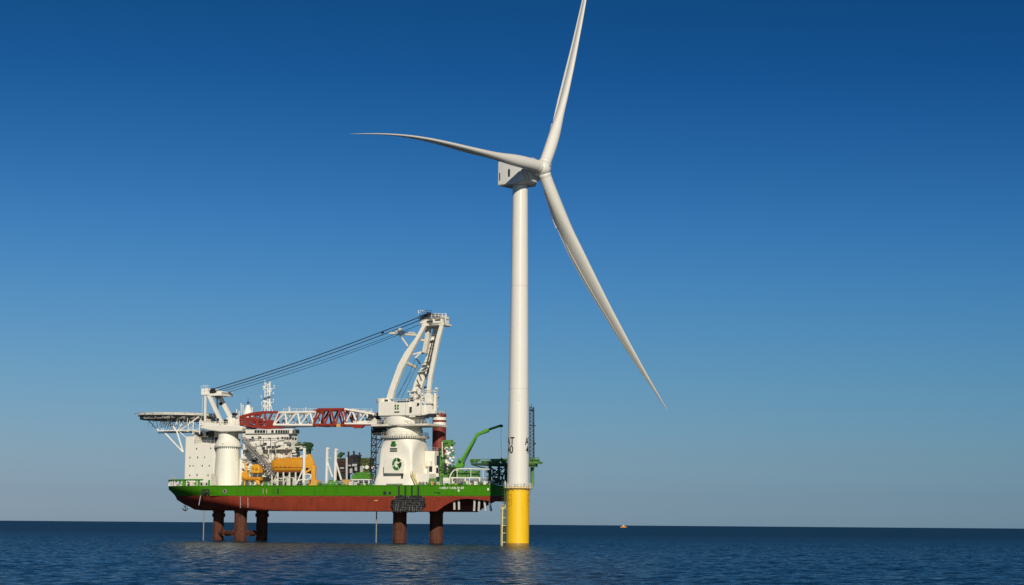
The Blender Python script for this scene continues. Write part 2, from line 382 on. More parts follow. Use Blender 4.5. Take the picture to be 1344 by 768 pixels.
# boat landing, ladder and cages on the left of the base
bl = MB(); lad = MB()
la = R_(192)
def TPp(a, r, z): return (TX + r * math.cos(a), TY + r * math.sin(a), z)
for da in (-.13, .13):
    bl.tube(TPp(la + da, 4.75, -4), TPp(la + da, 4.75, WZ(668)), 0.2, n=8)
    bl.tube(TPp(la + da, 4.75, WZ(668)), TPp(la + da, 3.3, WZ(664)), 0.2, n=8)
    for y in (712, 700, 690, 680):
        bl.tube(TPp(la + da, 4.75, WZ(y)), TPp(la + da * .8, 3.2, WZ(y)), 0.11, n=6)
for da in (-.045, .045): lad.tube(TPp(la + da, 4.1, -3), TPp(la + da, 4.0, z_tp - .3), 0.06, n=5)
z = -2.0
while z < z_tp - .6:
    lad.tube(TPp(la - .045, 4.07, z), TPp(la + .045, 4.07, z), 0.035, n=4); z += 0.35
z = WZ(690)
while z < z_tp - .5:
    pts = [TPp(la + da, r_, z) for da, r_ in ((-.09, 3.95), (-.12, 4.4), (-.05, 4.75), (.05, 4.75), (.12, 4.4), (.09, 3.95))]
    lad.path(pts, 0.04, 4); z += 0.8
bl.build('boat_landing', M['rail_yellow'], tp); lad.build('access_ladder', M['olive'], tp)
rp_ = MB()
for a0 in (-.25, .28):
    rp_.tube(TPp(la + a0, 3.62, -3), TPp(la + a0, 3.62, z_tp - .4), .15, n=8)
rp_.build('cable_tube', M['olive'], tp)
rest = MB(); c = TPp(la, 4.3, WZ(668)); rest.box((c[0] - .8, c[1] - .9, c[2] - .12), (c[0] + .7, c[1] + .9, c[2]))
rest.rail([(c[0] - .8, c[1] + .9, c[2]), (c[0] - .8, c[1] - .9, c[2]), (c[0] + .7, c[1] - .9, c[2])], 1.1, .9, .045)
rest.build('rest_platform', M['rail_yellow'], tp)
# lettering wrapped round the cylinder
def wrapped_text(body, size, zc, ang, rad_at, name, m, parent, grow=1.0, bold=0.02):
    cu_ = bpy.data.curves.new('text', 'FONT'); cu_.body = body; cu_.size = size; cu_.align_x = 'CENTER'; cu_.align_y = 'CENTER'; cu_.offset = bold
    o = bpy.data.objects.new('text', cu_); COL.objects.link(o)
    dg = bpy.context.evaluated_depsgraph_get(); me0 = o.evaluated_get(dg).to_mesh()
    bm = bmesh.new(); bm.from_mesh(me0)
    w = max(abs(v.co.x) for v in bm.verts) + .01
    x = -w
    while x < w:
        bmesh.ops.bisect_plane(bm, geom=bm.verts[:] + bm.edges[:] + bm.faces[:], plane_co=(x, 0, 0), plane_no=(1, 0, 0)); x += 0.22
    me = bpy.data.meshes.new(name); 
    for v in bm.verts:
        z = zc + v.co.y; r = rad_at(z) + 0.03; a = ang + v.co.x * grow / r
        v.co = (r * math.cos(a), r * math.sin(a), z)
    bmesh.ops.recalc_face_normals(bm, faces=bm.faces)
    bm.to_mesh(me); bm.free(); bpy.data.objects.remove(o); bpy.data.curves.remove(cu_)
    me.materials.append(m); ob = bpy.data.objects.new(name, me); COL.objects.link(ob); ob.parent = parent; return ob
def rad_tower(z): s = (z - z_tp) / (z_top - z_tp); return 3.14 * (1 - s) + 2.22 * s
for deg in (-90 - 52, -90 + 69, 100):
    wrapped_text('AT', 3.15, WZ(580), R_(deg), rad_tower, 'lettering', M['black'], tower, grow=.8, bold=0.055)
    wrapped_text('40', 3.15, WZ(591), R_(deg), rad_tower, 'lettering', M['black'], tower, grow=.8, bold=0.055)
# faint outlined marking on the yellow base, a light plate on the tower
def wrapped_strokes(strokes, zc, ang, r, name, m, parent, w=0.12):
    mb = MB()
    for (x0, z0, x1, z1) in strokes:
        n = 6
        for k in range(n):
            xa, za, xb, zb = x0 + (x1 - x0) * k / n, z0 + (z1 - z0) * k / n, x0 + (x1 - x0) * (k + 1) / n, z0 + (z1 - z0) * (k + 1) / n
            pa = (TX + (r) * math.cos(ang + xa / r), TY + r * math.sin(ang + xa / r), zc + za); pb = (TX + r * math.cos(ang + xb / r), TY + r * math.sin(ang + xb / r), zc + zb)
            mb.tube(pa, pb, w / 2, n=4)
    return mb.build(name, m, parent)
S8 = [(-.9, .2, -.9, -.2), (0, -.2, .5, -.2), (.1, -1.6, .5, -1.6), (-1, 1.6, .9, 1.6), (-1, .2, .9, .2), (-1, 1.6, -1, .2), (.9, 1.6, .9, .2), (-.9, -.2, 0, -.2), (-.9, -1.6, .1, -1.6), (-.9, -.2, -.9, -1.6), (.1, -.2, .1, -1.6), (.5, -.2, 1, -.9), (1, -.9, .5, -1.6), (-.3, .2, -.3, 1.6)]
for deg in (-90 - 48, -90 + 72):
    wrapped_strokes(S8, WZ(657), R_(deg), 3.27, 'marking', M['ochre'], tp)
dots = MB()
for y in (642, 645, 648, 652, 659):
    q = TPp(R_(-92), 3.27, WZ(y)); dots.ball(q, .13, 5)
dots.build('bolt_cover', M['whiteclean'], tp)
patch = MB()
for y, w in ((519, 1.5), (522.5, .7), (526, .9)):
    for k in range(6):
        a = R_(-88) + (k - 2.5) * w / 6 / 2.95; r = rad_tower(WZ(y)) + .015; patch.box((TX + r * math.cos(a) - w / 14, TY + r * math.sin(a) - .02, WZ(y) - .18), (TX + r * math.cos(a) + w / 14, TY + r * math.sin(a) + .02, WZ(y) + .18))
patch.build('faint_plate', M['nacelle'], tower)
# rotor geometry
PAR = dict(al=R_(51.04), phi=R_(-79.35), L=76.91, B=38.78, Fb=2.0, ox=8.28, oz=108.24, g=-7.31, ex=1.2255, tilt=R_(5))
al, ti = PAR['al'], PAR['tilt']
AX = Vector((math.sin(al) * math.cos(ti), -math.cos(al) * math.cos(ti), math.sin(ti)))
E1 = Vector((math.sin(al), -math.cos(al), 0)); E2 = Vector((math.cos(al), math.sin(al), 0))
VV = E2.cross(AX); VV = VV if VV.z > 0 else -VV
HUB = Vector((TX, TY, PAR['oz'])) + AX * PAR['ox']
def NP(x, y, z): q = Vector((TX, TY, 0)) + E1 * x + E2 * y; return (q.x, q.y, z)
nb = MB(); zb, zt = 104.55, 111.75
def rr(x, hw, z0, z1, c=.45):
    return [NP(x, -hw, z0 + c), NP(x, -hw, z1 - c), NP(x, -hw + c, z1), NP(x, hw - c, z1), NP(x, hw, z1 - c), NP(x, hw, z0 + c), NP(x, hw - c, z0), NP(x, -hw + c, z0)]
nb.loft([rr(-5.35, 3.7, zb + .25, zt - .25, .4), rr(-5.1, 4.0, zb, zt, .3), rr(2.6, 4.0, zb, zt, .3), rr(3.7, 3.3, zb + .5, zt - .5, .9)])
nac = nb.build('nacelle', M['nacelle'], turb)
for x0, x1, z0, z1 in ((-1.42, -.66, 106.8, 109.05), (-4.75, -4.35, 106.0, 108.3)):
    MB().add([NP(x, y, z) for z in (z0, z1) for x, y in ((x0, -4.02), (x1, -4.02), (x1, -3.9), (x0, -3.9))], [(0, 3, 2, 1), (4, 5, 6, 7), (0, 1, 5, 4), (1, 2, 6, 5), (2, 3, 7, 6), (3, 0, 4, 7)]).build('vent_slot', M['dark'], nac)
hx = MB()
for y in (-2.4, 0, 2.4): hx.add([NP(x, yy, z) for z in (zt, zt + .5) for x, yy in ((-5, y - .9), (-3.4, y - .9), (-3.4, y + .9), (-5, y + .9))], [(0, 3, 2, 1), (4, 5, 6, 7), (0, 1, 5, 4), (1, 2, 6, 5), (2, 3, 7, 6), (3, 0, 4, 7)])
hx.build('roof_hatch', M['nacelle'], nac)
q = NP(-4.6, -3.5, zt); bc = MB().tube(q, (q[0], q[1], q[2] + .55), .32, n=10); bc.ball((q[0], q[1], q[2] + .7), .34, 6); bc.build('aviation_light', M['beacon'], nac)
yaw = MB().lathe((TX, TY), [(2.22, z_top - .1), (2.5, z_top + .1), (2.55, zb + .3)], 48, cap=False); yaw.build('yaw_bearing', M['nacelle'], nac)
def axlathe(c, prof, n=48):
    mb = MB(); x = AX.orthogonal().normalized(); y = AX.cross(x); rings = []
    for r, d in prof: rings.append([tuple(Vector(c) + AX * d + (x * math.cos(2 * math.pi * k / n) + y * math.sin(2 * math.pi * k / n)) * r) for k in range(n)])
    return mb.loft(rings)
axlathe(HUB, [(2.6, -5.2), (3.7, -5.0), (3.75, -3.9), (3.75, -3.8), (3.55, -3.7), (3.5, -3.0), (2.9, -2.75)]).build('generator_ring', M['nacelle'], turb)
ribs = MB(); xo = AX.orthogonal().normalized(); yo = AX.cross(xo)
for k in range(36):
    a = 2 * math.pi * k / 36; d = xo * math.cos(a) + yo * math.sin(a); ribs.tube(HUB + AX * -4.9 + d * 3.76, HUB + AX * -3.0 + d * 3.58, .09, n=4)
ribs.build('cooling_rib', M['nacelle'], turb)
hub = axlathe(HUB, [(1.9, -2.95), (2.25, -2.5), (2.35, -1.2), (2.35, 0.3), (2.15, 1.2), (1.6, 1.95), (.8, 2.35), (.1, 2.45)])
hub_o = hub.build('hub', M['turbine'], turb)
no = MB(); q = HUB + AX * 2.3 + VV * .3; no.tube(q, q + AX * .9, .16, n=6); no.build('wind_vane', M['lightgrey'], hub_o)
def interp(s, tab): return float(np.interp(s, [a for a, b in tab], [b for a, b in tab]))
CH = [(0, 3.5), (.06, 3.5), (.12, 3.75), (.2, 4.3), (.33, 4.85), (.45, 4.35), (.57, 3.4), (.66, 2.85), (.75, 2.15), (.9, .95), (.97, .45), (1, .12)]
TH = [(0, 3.5), (.06, 3.45), (.12, 3.1), (.2, 2.5), (.3, 1.9), (.42, 1.42), (.6, .95), (.8, .5), (.95, .18), (1, .04)]
def blade(k):
    th = PAR['phi'] + k * 2 * math.pi / 3
    d = E2 * math.cos(th) + VV * math.sin(th); t = -E2 * math.sin(th) + VV * math.cos(th)
    Bk = PAR['B'] + (PAR['g'] if k == 2 else 0)
    def ctr(s): return HUB + d * PAR['L'] * s + t * (Bk * s ** PAR['ex'] + (0.9 * math.sin(2 * math.pi * s) if k == 2 else 0)) + AX * PAR['Fb'] * s * s
    N = 40; mb = MB(); rings = []; ss = [0.012] + list(np.linspace(.03, .3, 16)) + list(np.linspace(.32, .92, 30)) + list(np.linspace(.93, 1, 9))
    def frame(s):
        tg = (ctr(min(s + .01, 1.01)) - ctr(max(s - .01, 0))).normalized()
        ec = AX + t * (0.25, 0.30, 0.05)[k]; ec = (ec - tg * ec.dot(tg)).normalized(); en = tg.cross(ec); en = en if en.dot(t) > 0 else -en
        return ec, en
    for s in ss:
        ec, en = frame(s); c = ctr(s); ch = interp(s, CH); tc_ = interp(s, TH) / ch
        w = min(max((s - .05) / .22, 0), 1); w = w * w * (3 - 2 * w); ring = []
        for j in range(N):
            a = 2 * math.pi * j / N; x = (1 + math.cos(a)) / 2; sg = 1 if math.sin(a) >= 0 else -1
            yt = 5 * tc_ * (0.2969 * math.sqrt(x) - .126 * x - .3516 * x * x + .2843 * x ** 3 - .1036 * x ** 4)
            y = sg * yt + (0.0)
            if sg > 0: y -= min(tc_, .35) * .55 * math.exp(-((x - .78) / .16) ** 2)      # hollow near the trailing edge
            else: y -= 0.02 * math.sin(math.pi * x)
            xa, ya = (.32 - x), y
            xc, yc = -.5 * math.cos(a), .5 * math.sin(a)
            xx = xc * (1 - w) + xa * w; yy = yc * (1 - w) + ya * w
            ring.append(tuple(c + ec * ch * xx + en * ch * yy))
        rings.append(ring)
    mb.loft(rings); o = mb.build('blade', M['turbine'], turb)
    o.data.set_sharp_from_angle(angle=R_(60))
    # bolted root collar
    cl = MB(); rgs = []
    for s, r in ((.022, 1.76), (.024, 1.84), (.032, 1.84), (.034, 1.76)):
        ec, en = frame(s); c = ctr(s); rgs.append([tuple(c + ec * r * math.cos(2 * math.pi * j / 40) + en * r * math.sin(2 * math.pi * j / 40)) for j in range(40)])
    cl.loft(rgs, cap=False).build('root_collar', M['turbine'], o)
    fin = MB(); rg = []
    for s in np.linspace(.085, .225, 12):
        ec, en = frame(s); c = ctr(s); ch = interp(s, CH); w = min(max((s - .05) / .22, 0), 1); w = w * w * (3 - 2 * w)
        base = c - ec * ch * (.5 * (1 - w) + .68 * w); h0, h1 = -.15, .42
        rg.append([tuple(base - ec * h0 + en * .05), tuple(base - ec * h1 + en * .05), tuple(base - ec * h1 - en * .05), tuple(base - ec * h0 - en * .05)])
    fin.loft(rg).build('trailing_edge_strip', M['whiteclean'], o)
    return o
for k in range(3): blade(k)

# ------------------------------------------------------------------ the jack-up vessel
VES = ship_thing('jack_up_vessel', (-55, 14, 0), 'long green and red jack-up vessel raised above the sea on brown cylindrical legs', 'jack-up vessel')
BEAM = 28.0
zg = P(450, 650.5, 0)[2]                       # where green meets red
def outline(z, xst, xsh, x1=0.0, n=24, v0=0.0, v1=BEAM, pv=.8, px=.9):
    vm = (v0 + v1) / 2; hw = (v1 - v0) / 2
    pts = [(x1, v0, z)]
    for k in range(n + 1):
        a = math.pi * k / n; c, s = math.cos(a), math.sin(a)
        pts.append((xsh - (xsh - xst) * abs(s) ** px, vm - hw * (1 if c > 0 else -1) * abs(c) ** pv, z))
    pts.append((x1, v1, z)); return pts
XA = P(573, 660, 0)[0]
st_d = P(228, 640, 14)[0]; st_g = P(228.5, 651, 14)[0]; st_m = P(231, 655, 14)[0]; st_k = P(259, 669.6, 14)[0]
xsh = -106.0
SH_D, SH_G = -106.0, -95.0
hull = MB().loft([outline(zg, st_g + .5, SH_G, pv=1.7, px=1.0), outline(zg + 1.0, st_g - .3, -99, pv=1.5, px=1.0), outline(zg + 2.1, st_g - 1.0, -103, pv=1.2, px=1.0), outline(DECK, st_d, SH_D, pv=1.0, px=1.0)]).build('topside_plating', M['green'], VES)
bot = MB().loft([outline(KEEL, st_k + 2, -74.0, XA, pv=3.2, px=1.0), outline(KEEL + .3, st_k - 1.2, -78, XA, pv=3.0, px=1.0), outline(KEEL + 1.2, P(249, 665.5, 14)[0], -83, XA, pv=2.6, px=1.0), outline(KEEL + 2.3, P(240, 660.5, 14)[0], -88.0, XA, pv=2.2, px=1.0), outline(KEEL + 3.6, st_m + .4, -93, XA, pv=1.85, px=1.0), outline(zg - .004, st_g + .52, SH_G, XA, pv=1.7, px=1.0)])
bot_o = bot.build('bottom_plating', M['red'], VES)
pix = [(573, 650.52), (573, 671), (577, 668.5), (583, 664), (590, 660), (597, 656.8), (604, 655.2), (612, 654.6), (622, 655.2), (634, 656.6), (643, 658), (643, 650.52)]
st = MB(); pts = [(P(x, y, 0)[0], P(x, y, 0)[2]) for x, y in pix]
pts = [(XA + .004, zg - .004)] + [(max(x, XA + .004), z) for x, z in pts[1:-1]] + [(0.0, zg - .004)]
st.prism(pts, 0, BEAM); st.build('stern_plating', M['red'], VES)
sk_ = MB(); xs = P(621, 660, 7)[0]; xs = P(603, 660, 8.5)[0]; sk_.box((XA - 6, 8.5, KEEL + .05), (xs, 18, zg - 1.2)); sk_.build('stern_skeg', M['red'], VES)
th = MB()
for x0, dx, v in ((596, .1, 1.5), (602, .1, 1.6), (623, -.2, 1.2), (629.3, -.3, 1.3), (635.2, .5, 1.3), (641, 1.0, 1.3)):
    a = P(x0, 657, v); b = P(x0, 669 if x0 < 610 else 670.8, v); th.tube((a[0], v, a[2] + 1.2), (b[0] + dx, v, b[2]), .36, n=10)
th.build('stern_guide_post', M['lightgrey'], VES)
# legs
def leg(x, v, w, collar=None):
    c = P(x, 700, v); mb = MB(); r = w / 2
    mb.lathe((c[0], v), [(r, -14), (r, 0.9), (r * 1.03, 0.9), (r * 1.03, 1.9), (r, 2.0), (r, DECK - 2)], 28, cap=False)
    o = mb.build('leg', M['rust'], VES)
    rk = MB()
    for a in (0.6, 2.2, 3.75, 5.3):
        rk.tube((c[0] + r * math.cos(a), v + r * math.sin(a), -8), (c[0] + r * math.cos(a), v + r * math.sin(a), KEEL), .16, n=5)
    rk.build('leg_rack', M['rust'], o)
    if collar:
        z = P(x, collar, v)[2]
        MB().lathe((c[0], v), [(r, z - .8), (r + .55, z - .6), (r + .55, z + .5), (r, z + .7)], 28, cap=False).build('leg_collar', M['rust'], o)
    MB().lathe((c[0], v), [(r + .35, KEEL - .55), (r + .35, KEEL + .3)], 28, cap=False).build('leg_well_rim', M['rust'], o)
    return c[0]
L1 = leg(315.5, 7, 3.85); L2 = leg(524.5, 7.4, 4.05); L3 = leg(572.5, 13.0, 3.95); L4 = leg(343.5, 21, 3.5, 676); L5 = leg(286.5, 15, 3.3, 676)
br = MB()
for (xa, va), (xb, vb) in (((L5, 15), (L1, 7)), ((L1, 7), (L4, 21))):
    z = P(315, 700, 10)[2]; br.tube((xa, va, z), (xb, vb, z), .85, n=12)
    for q in (.3, .7): br.tube((xa + (xb - xa) * q, va + (vb - va) * q, z - .95), (xa + (xb - xa) * q, va + (vb - va) * q, z + .95), .95, n=12)
br.build('leg_brace', M['rust'], VES)
# hull fittings
wl = MB(); wl.box((-94, -.025, zg - .34), (-.6, .2, zg - .06)); wl.build('worn_paint_line', M['worn'], VES)
rub = MB(); rub.tube((-103, -.02, zg + .05), (-.2, -.02, zg + .05), .14, n=6); rub.tube((-103, -.02, DECK - .08), (-.2, -.02, DECK - .08), .16, n=6); rub.build('rubbing_strake', M['green'], VES)
vfr = MB()
for x in (382, 411, 442, 470): 
    a = P(x, 651, 0); b = P(x, 670, 0); vfr.tube((a[0], -.01, a[2]), (b[0], -.01, b[2]), .05, n=4)
vfr.build('hull_weld_line', M['red'], VES)
dm = MB()
for x, y0, y1, n in ((315.4, 652, 667, 9), (325.3, 653, 666.5, 9), (345.3, 641.5, 648.5, 4)):
    for k in range(n):
        a = y0 + (y1 - y0) * k / n; dm.pbox(x - .4, a, x + .4, a + (y1 - y0) / n * .72, -.03, .1)
dm.build('draught_mark', M['lightgrey'], VES)
dmo = MB()
for k in range(4): dmo.pbox(349.2, 642 + k * 1.6, 350.4, 643 + k * 1.6, -.03, .1)
dmo.pbox(491, 656.4, 496, 657.6, -.03, .1)
dmo.build('draught_mark', M['tan'], VES)
def hull_v(X):                                  # near-side skin of the curved bow at deck level
    if X > xsh: return 0.0
    f = min((xsh - X) / (xsh - st_d), .999); return 14 - 14 * (1 - f * f) ** .5
def bowbox(mb, x0, y0, x1, y1, dv=-.05, th=.3):
    X = P((x0 + x1) / 2, y0, 0)[0]; v = hull_v(X)
    for _ in range(4):
        X = P((x0 + x1) / 2, y0, v)[0]; v = hull_v(X)
    mb.pbox(x0, y0, x1, y1, v + dv, v + dv + th)
fr = MB()
for x in (524, 532.5, 541, 549.5):
    a = P(x, 637.5, 0); b = P(x, 651, 0); fr.box((a[0] - .22, -.28, b[2]), (a[0] + .22, .05, a[2]))
fr.build('fender_guide', M['dark'], VES)
pk = MB(); q = P(295, 645, 0); pk.torus((q[0], -.05, q[2]), .55, .2, 'y', 18, 6); pk.build('hawse_pipe', M['grey'], VES)
pk2 = MB(); pk2.tube((q[0], -.02, q[2]), (q[0], -.12, q[2]), .45, n=16); pk2.build('hawse_hole', M['dark'], VES)
hd = MB()
for x0, x1, y0, y1 in ((265, 266, 642, 651), (266, 274, 642.2, 643.2), (273, 274, 642, 649), (267, 272, 646, 647), (269, 270, 643, 649), (570, 574, 646, 647), (575, 577, 646, 648), (503, 507, 645, 649.5), (510, 513, 645.5, 649), (364, 365.5, 641, 648)): bowbox(hd, x0, y0, x1, y1, -.12, .4)
hd.build('hull_bracket', M['dark'], VES)
hl = MB(); va_ = 2.2; a = P(264.5, 644, va_); b = P(261, 663, va_); hl.tube((a[0], a[1], a[2]), (b[0], b[1], b[2]), .13, n=5); hl.build('hanging_hose', M['lightgrey'], VES)
# small white lettering near the stern, too worn to read in the photograph
let = MB(); x = 577.5
random.seed(3)
gl = [[(0, 0, 0, 1), (0, .5, .8, .5)], [(0, 0, .4, 1), (.4, 1, .8, 0)], [(0, 0, 0, 1), (0, 1, .8, 1), (.8, 1, .8, 0)], [(0, 0, .8, 0), (0, 0, 0, 1)], [(0, 1, .4, 0), (.4, 0, .8, 1)]]
for k in range(13):
    if k == 5: x += 1.5
    for (xa, ya, xb, yb) in gl[k % 5]:
        h = 2.6; a = P(x + xa * 1.7, 641.8 - ya * h, 0); b = P(x + xb * 1.7, 641.8 - yb * h, 0); let.bar((a[0], -.03, a[2]), (b[0], -.03, b[2]), .14, .06)
    x += 2.35
q = P(602, 644, 0); let.box((q[0] - .25, -.04, q[2] - .35), (q[0] + .25, .02, q[2] + .35)); q = P(641, 642.5, 0); let.box((q[0] - .35, -.04, q[2] - .3), (q[0] + .2, .02, q[2] + .4))
let.build('hull_lettering', M['whiteclean'], VES)
# bow bulwark with openings
bw = MB(); bwp = MB()
rim = [q for q in outline(DECK, st_d + .15, xsh, n=28, pv=1.0, px=1.0)]
rim = [q for q in rim if q[0] < P(284, 634, 0)[0] and q[1] < 25]
for a, b in zip(rim[:-1], rim[1:]):
    bw.tube((a[0], a[1], DECK + 1.95), (b[0], b[1], DECK + 1.95), .28, n=6)
for i, a in enumerate(rim):
    bwp.tube((a[0], a[1], DECK), (a[0], a[1], DECK + 1.9), .12, n=5)
bwq = MB()
for x0, x1 in ((239, 243.5), (256.5, 261.5), (273, 275)): bowbox(bwq, x0, 630, x1, 638, .02, .35)
bwq.build('bulwark_panel', M['deckgreen'], VES)
bw.build('bow_bulwark', M['deckgreen'], VES); bwp.build('bulwark_stanchion', M['whiteclean'], VES)
wb = MB()
for x0, x1, y0, y1 in ((244, 247, 632, 638), (261.5, 267, 633, 638), (268, 273, 632.5, 638), (229, 237, 634, 638), (249, 254, 633.5, 638), (277, 279, 622, 638), (281, 283, 626, 638)): bowbox(wb, x0, y0, x1, y1, 1.2, 1.2)
wb.build('bow_winch', M['offwhite'], VES)
wk = MB()
for x0, x1, y0, y1 in ((263, 266, 634, 637), (270, 272, 634, 637), (232, 235, 635, 637.5), (246, 250, 635, 638)): bowbox(wk, x0, y0, x1, y1, 1.1, .3)
wk.build('bow_winch_drum', M['dark'], VES)
bst = MB(); q = P(226.5, 638, 12); bst.tube(q, P(227, 622.5, 12), .10, n=5); bst.tube(P(228.6, 638, 12), P(228.6, 626, 12), .07, n=5); bst.rail([(st_d + .4, 14, DECK + 1.95), (st_d + 2.5, 9, DECK + 1.95)], 1.3, 1.2, .05)
bst.build('bow_flagstaff', M['lightgrey'], VES)
# deck edge railing and clutter
rl = MB(); rl.rail([(P(345, 637, .4)[0], .4, DECK), (P(483, 637, .4)[0], .4, DECK)], 1.15, 2.2, .05)
rl.build('deck_railing', M['lightgrey'], VES); rl = MB(); rl.rail([(P(566, 637, .4)[0], .4, DECK), (-.4, .4, DECK), (-.4, BEAM - .4, DECK)], 1.15, 2.2, .05)
rl.build('deck_railing', M['lightgrey'], VES)

# accommodation block at the bow
acc = MB(); va = 7.0
acc.pbox(242.5, 582.5, 281, 640, va, 21); acc.pbox(243.5, 573, 254.3, 584, va + .02, 20.8)
acc_o = acc.build('accommodation_block', M['white'], VES, bevel=.12)
for x, y, h in ((258, 589, 2.4), (276.5, 588.5, 2), (249.3, 600.6, 2), (259.4, 600.4, 2.6), (268.5, 600.2, 1.6), (249.3, 611.6, 2.0), (253.4, 611.5, 1.6), (265.4, 611.4, 2.2), (274.6, 611.3, 2), (249, 624, 2), (258.6, 623.5, 2.8), (273, 624, 2.4)):
    MB().pbox(x - .65, y - h / 2, x + .65, y + h / 2, va - .05, va + .15).build('window', M['glass'], acc_o)
rl = MB(); za = P(262, 582.5, va)[2]; rl.rail([(P(254.5, 582, va)[0], va + .1, za), (P(281, 582, va)[0], va + .1, za)], 1.1, 1.4, .05); rl.build('roof_railing', M['lightgrey'], acc_o)
# bluish glazed navigation house behind, under the helideck
nv = MB(); nv.pbox(253, 565.5, 289, 583, 12, 24); nv_o = nv.build('upper_house', M['offwhite'], VES)
gb = MB()
for x0, x1, y0, y1 in ((254.5, 258, 574, 581), (258.6, 262.4, 574, 581), (263, 267, 573.5, 581), (267.6, 272, 574, 581), (272.6, 276.6, 573.5, 581), (277.4, 281, 574, 581), (255, 260, 567, 571), (261, 265.5, 567, 571)): gb.pbox(x0, y0, x1, y1, 11.93, 12.2)
gb.build('house_window', M['blueglass'], nv_o)
db = MB()
for x0, x1, y0, y1 in ((273.5, 279.5, 566, 573.5), (259.5, 264.5, 568.5, 572.5), (282, 287, 574, 580), (270, 272, 567, 572)): db.pbox(x0, y0, x1, y1, 11.2, 11.9)
db.build('ventilation_box', M['dark'], nv_o)
# helicopter deck
vh = 14.0; hc = P(233, 545, vh); RAD = (P(278.5, 545, vh)[0] - P(188, 545, vh)[0]) / 2; hx0 = hc[0]; hz = hc[2]
hdk = MB().lathe((hx0, vh), [(RAD * .935, hz - .55), (RAD * .945, hz - .5), (RAD * .945, hz + .12), (RAD * .93, hz + .14)], 24).build('helideck', M['whiteclean'], VES, smooth=False)
net = MB()
for k in range(24):
    a, b = 2 * math.pi * k / 24, 2 * math.pi * (k + 1) / 24
    A_ = [(hx0 + q * RAD * math.cos(t), vh + q * RAD * math.sin(t), hz + z) for t, q, z in ((a, .945, -.1), (a, 1.0, .2), (b, 1.0, .2))]
    net.tube(A_[0], A_[1], .07, n=4); net.tube(A_[1], A_[2], .08, n=4)
net.build('safety_net_frame', M['lightgrey'], hdk, smooth=False)
lt = MB()
for k in range(24): 
    a = 2 * math.pi * k / 24; lt.tube((hx0 + RAD * .9 * math.cos(a), vh + RAD * .9 * math.sin(a), hz), (hx0 + RAD * .9 * math.cos(a), vh + RAD * .9 * math.sin(a), hz + .35), .12, n=5)
lt.build('perimeter_light', M['whiteclean'], hdk)
tr = MB(); trd = MB()
for k in range(9):
    y = vh - RAD * .8 + RAD * 1.6 * k / 8; hw = math.sqrt(max(0, (RAD * .88) ** 2 - (y - vh) ** 2))
    trd.box((hx0 - hw, y - .12, hz - 1.75), (hx0 + hw, y + .12, hz - .77))
for k in range(9):
    x = hx0 - RAD * .8 + RAD * 1.6 * k / 8; hw = math.sqrt(max(0, (RAD * .88) ** 2 - (x - hx0) ** 2))
    trd.box((x - .1, vh - hw, hz - 1.6), (x + .1, vh + hw, hz - .78))
trd.build('underdeck_beam', M['grey'], hdk)
zbm = P(232, 566.5, vh)[2]
for v in (vh - 6, vh + 6):
    a = P(207.5, 566.5, v); b = P(258, 567, v); tr.tube((a[0], v, zbm), (b[0], v, zbm), .22, n=6)
    for (xa, ya), (xb, yb), r in (((218, 547), (231.5, 566), .28), ((243, 549), (233, 566), .22), ((261, 547), (234.5, 566), .26), ((232, 566), (240.5, 594), .28), ((217, 569), (240.5, 594), .26), ((195, 552), (207.5, 565), .16), ((220, 555), (213, 566), .16), ((205, 551), (208, 566), .12), ((211, 551), (212, 566), .12), ((249, 552), (246, 567), .14), ((254, 551), (253, 570), .14), ((262, 552), (262, 570), .16), ((270, 553), (266, 568), .16), ((236, 567), (248, 578), .14)):
        tr.tube(P(xa, ya, v), P(xb, yb, v), r, n=6)
for x in (208, 220, 232, 246, 257):
    a = P(x, 566.5, vh - 6); b = P(x, 566.5, vh + 6); tr.tube((a[0], vh - 6, zbm), (a[0], vh + 6, zbm), .16, n=5)
    if x > 210: tr.tube((a[0], vh - 6, zbm), (a[0] + 1, vh + 2, hz - 1.6), .11, n=5)
for k in range(70):
    x = hx0 + (random.random() - .42) * RAD * 1.25; y = vh + (random.random() - .5) * RAD * 1.1; tr.tube((x, y, hz - 1.5), (x + random.uniform(-1, 1), y, hz - random.uniform(2.4, 4.6)), random.uniform(.05, .12), n=4)
tr.build('support_truss', M['whiteclean'], hdk)

# bridge behind the boom
vb = 6.2
vb2 = 9.2
bs = MB(); bs.pbox(318, 568.7, 379, 580.4, vb, 11.5); bs.pbox(322, 563.4, 381, 569, vb - .8, 11); bs.pbox(319, 580, 379, 590.2, vb - .3, 12); bs.pbox(316, 590, 380, 602, vb2 - .6, 15); bs.pbox(314, 601.5, 386, 637, vb2, 15)
bs.pbox(379, 562.6, 383, 569.2, vb - 1.3, vb - .9)
br_o = bs.build('bridge_house', M['white'], VES, bevel=.1)
for x0, x1 in ((334, 337), (337.6, 340.6), (341.2, 344.2), (344.8, 348), (349.4, 350.6), (356, 359), (361.5, 364), (364.8, 367.4), (368, 370.6), (371.2, 373.8), (374.4, 377), (377.6, 380)):
    MB().pbox(x0, 564.6, x1, 568.3, vb - .86, vb - .6).build('bridge_window', M['glass'], br_o)
for x0, x1, y0, y1 in ((363.5, 366, 574, 577.5), (369, 372, 573.5, 577), (372.8, 375.4, 573.5, 577), (376, 378.6, 573.5, 577), (379.4, 381, 574, 576.5), (352, 355, 574.5, 576.5), (330, 333, 573, 576), (340, 343, 573, 576)):
    MB().pbox(x0, y0, x1, y1, vb - .06, vb + .2).build('window', M['glass'], br_o)
xr = P(381, 566, vb - .8)[0]; xr2 = P(379, 575, vb)[0]; zw1, zw0 = P(378, 564.6, vb)[2], P(378, 568.2, vb)[2]; zv1, zv0 = P(378, 573.6, vb)[2], P(378, 577, vb)[2]
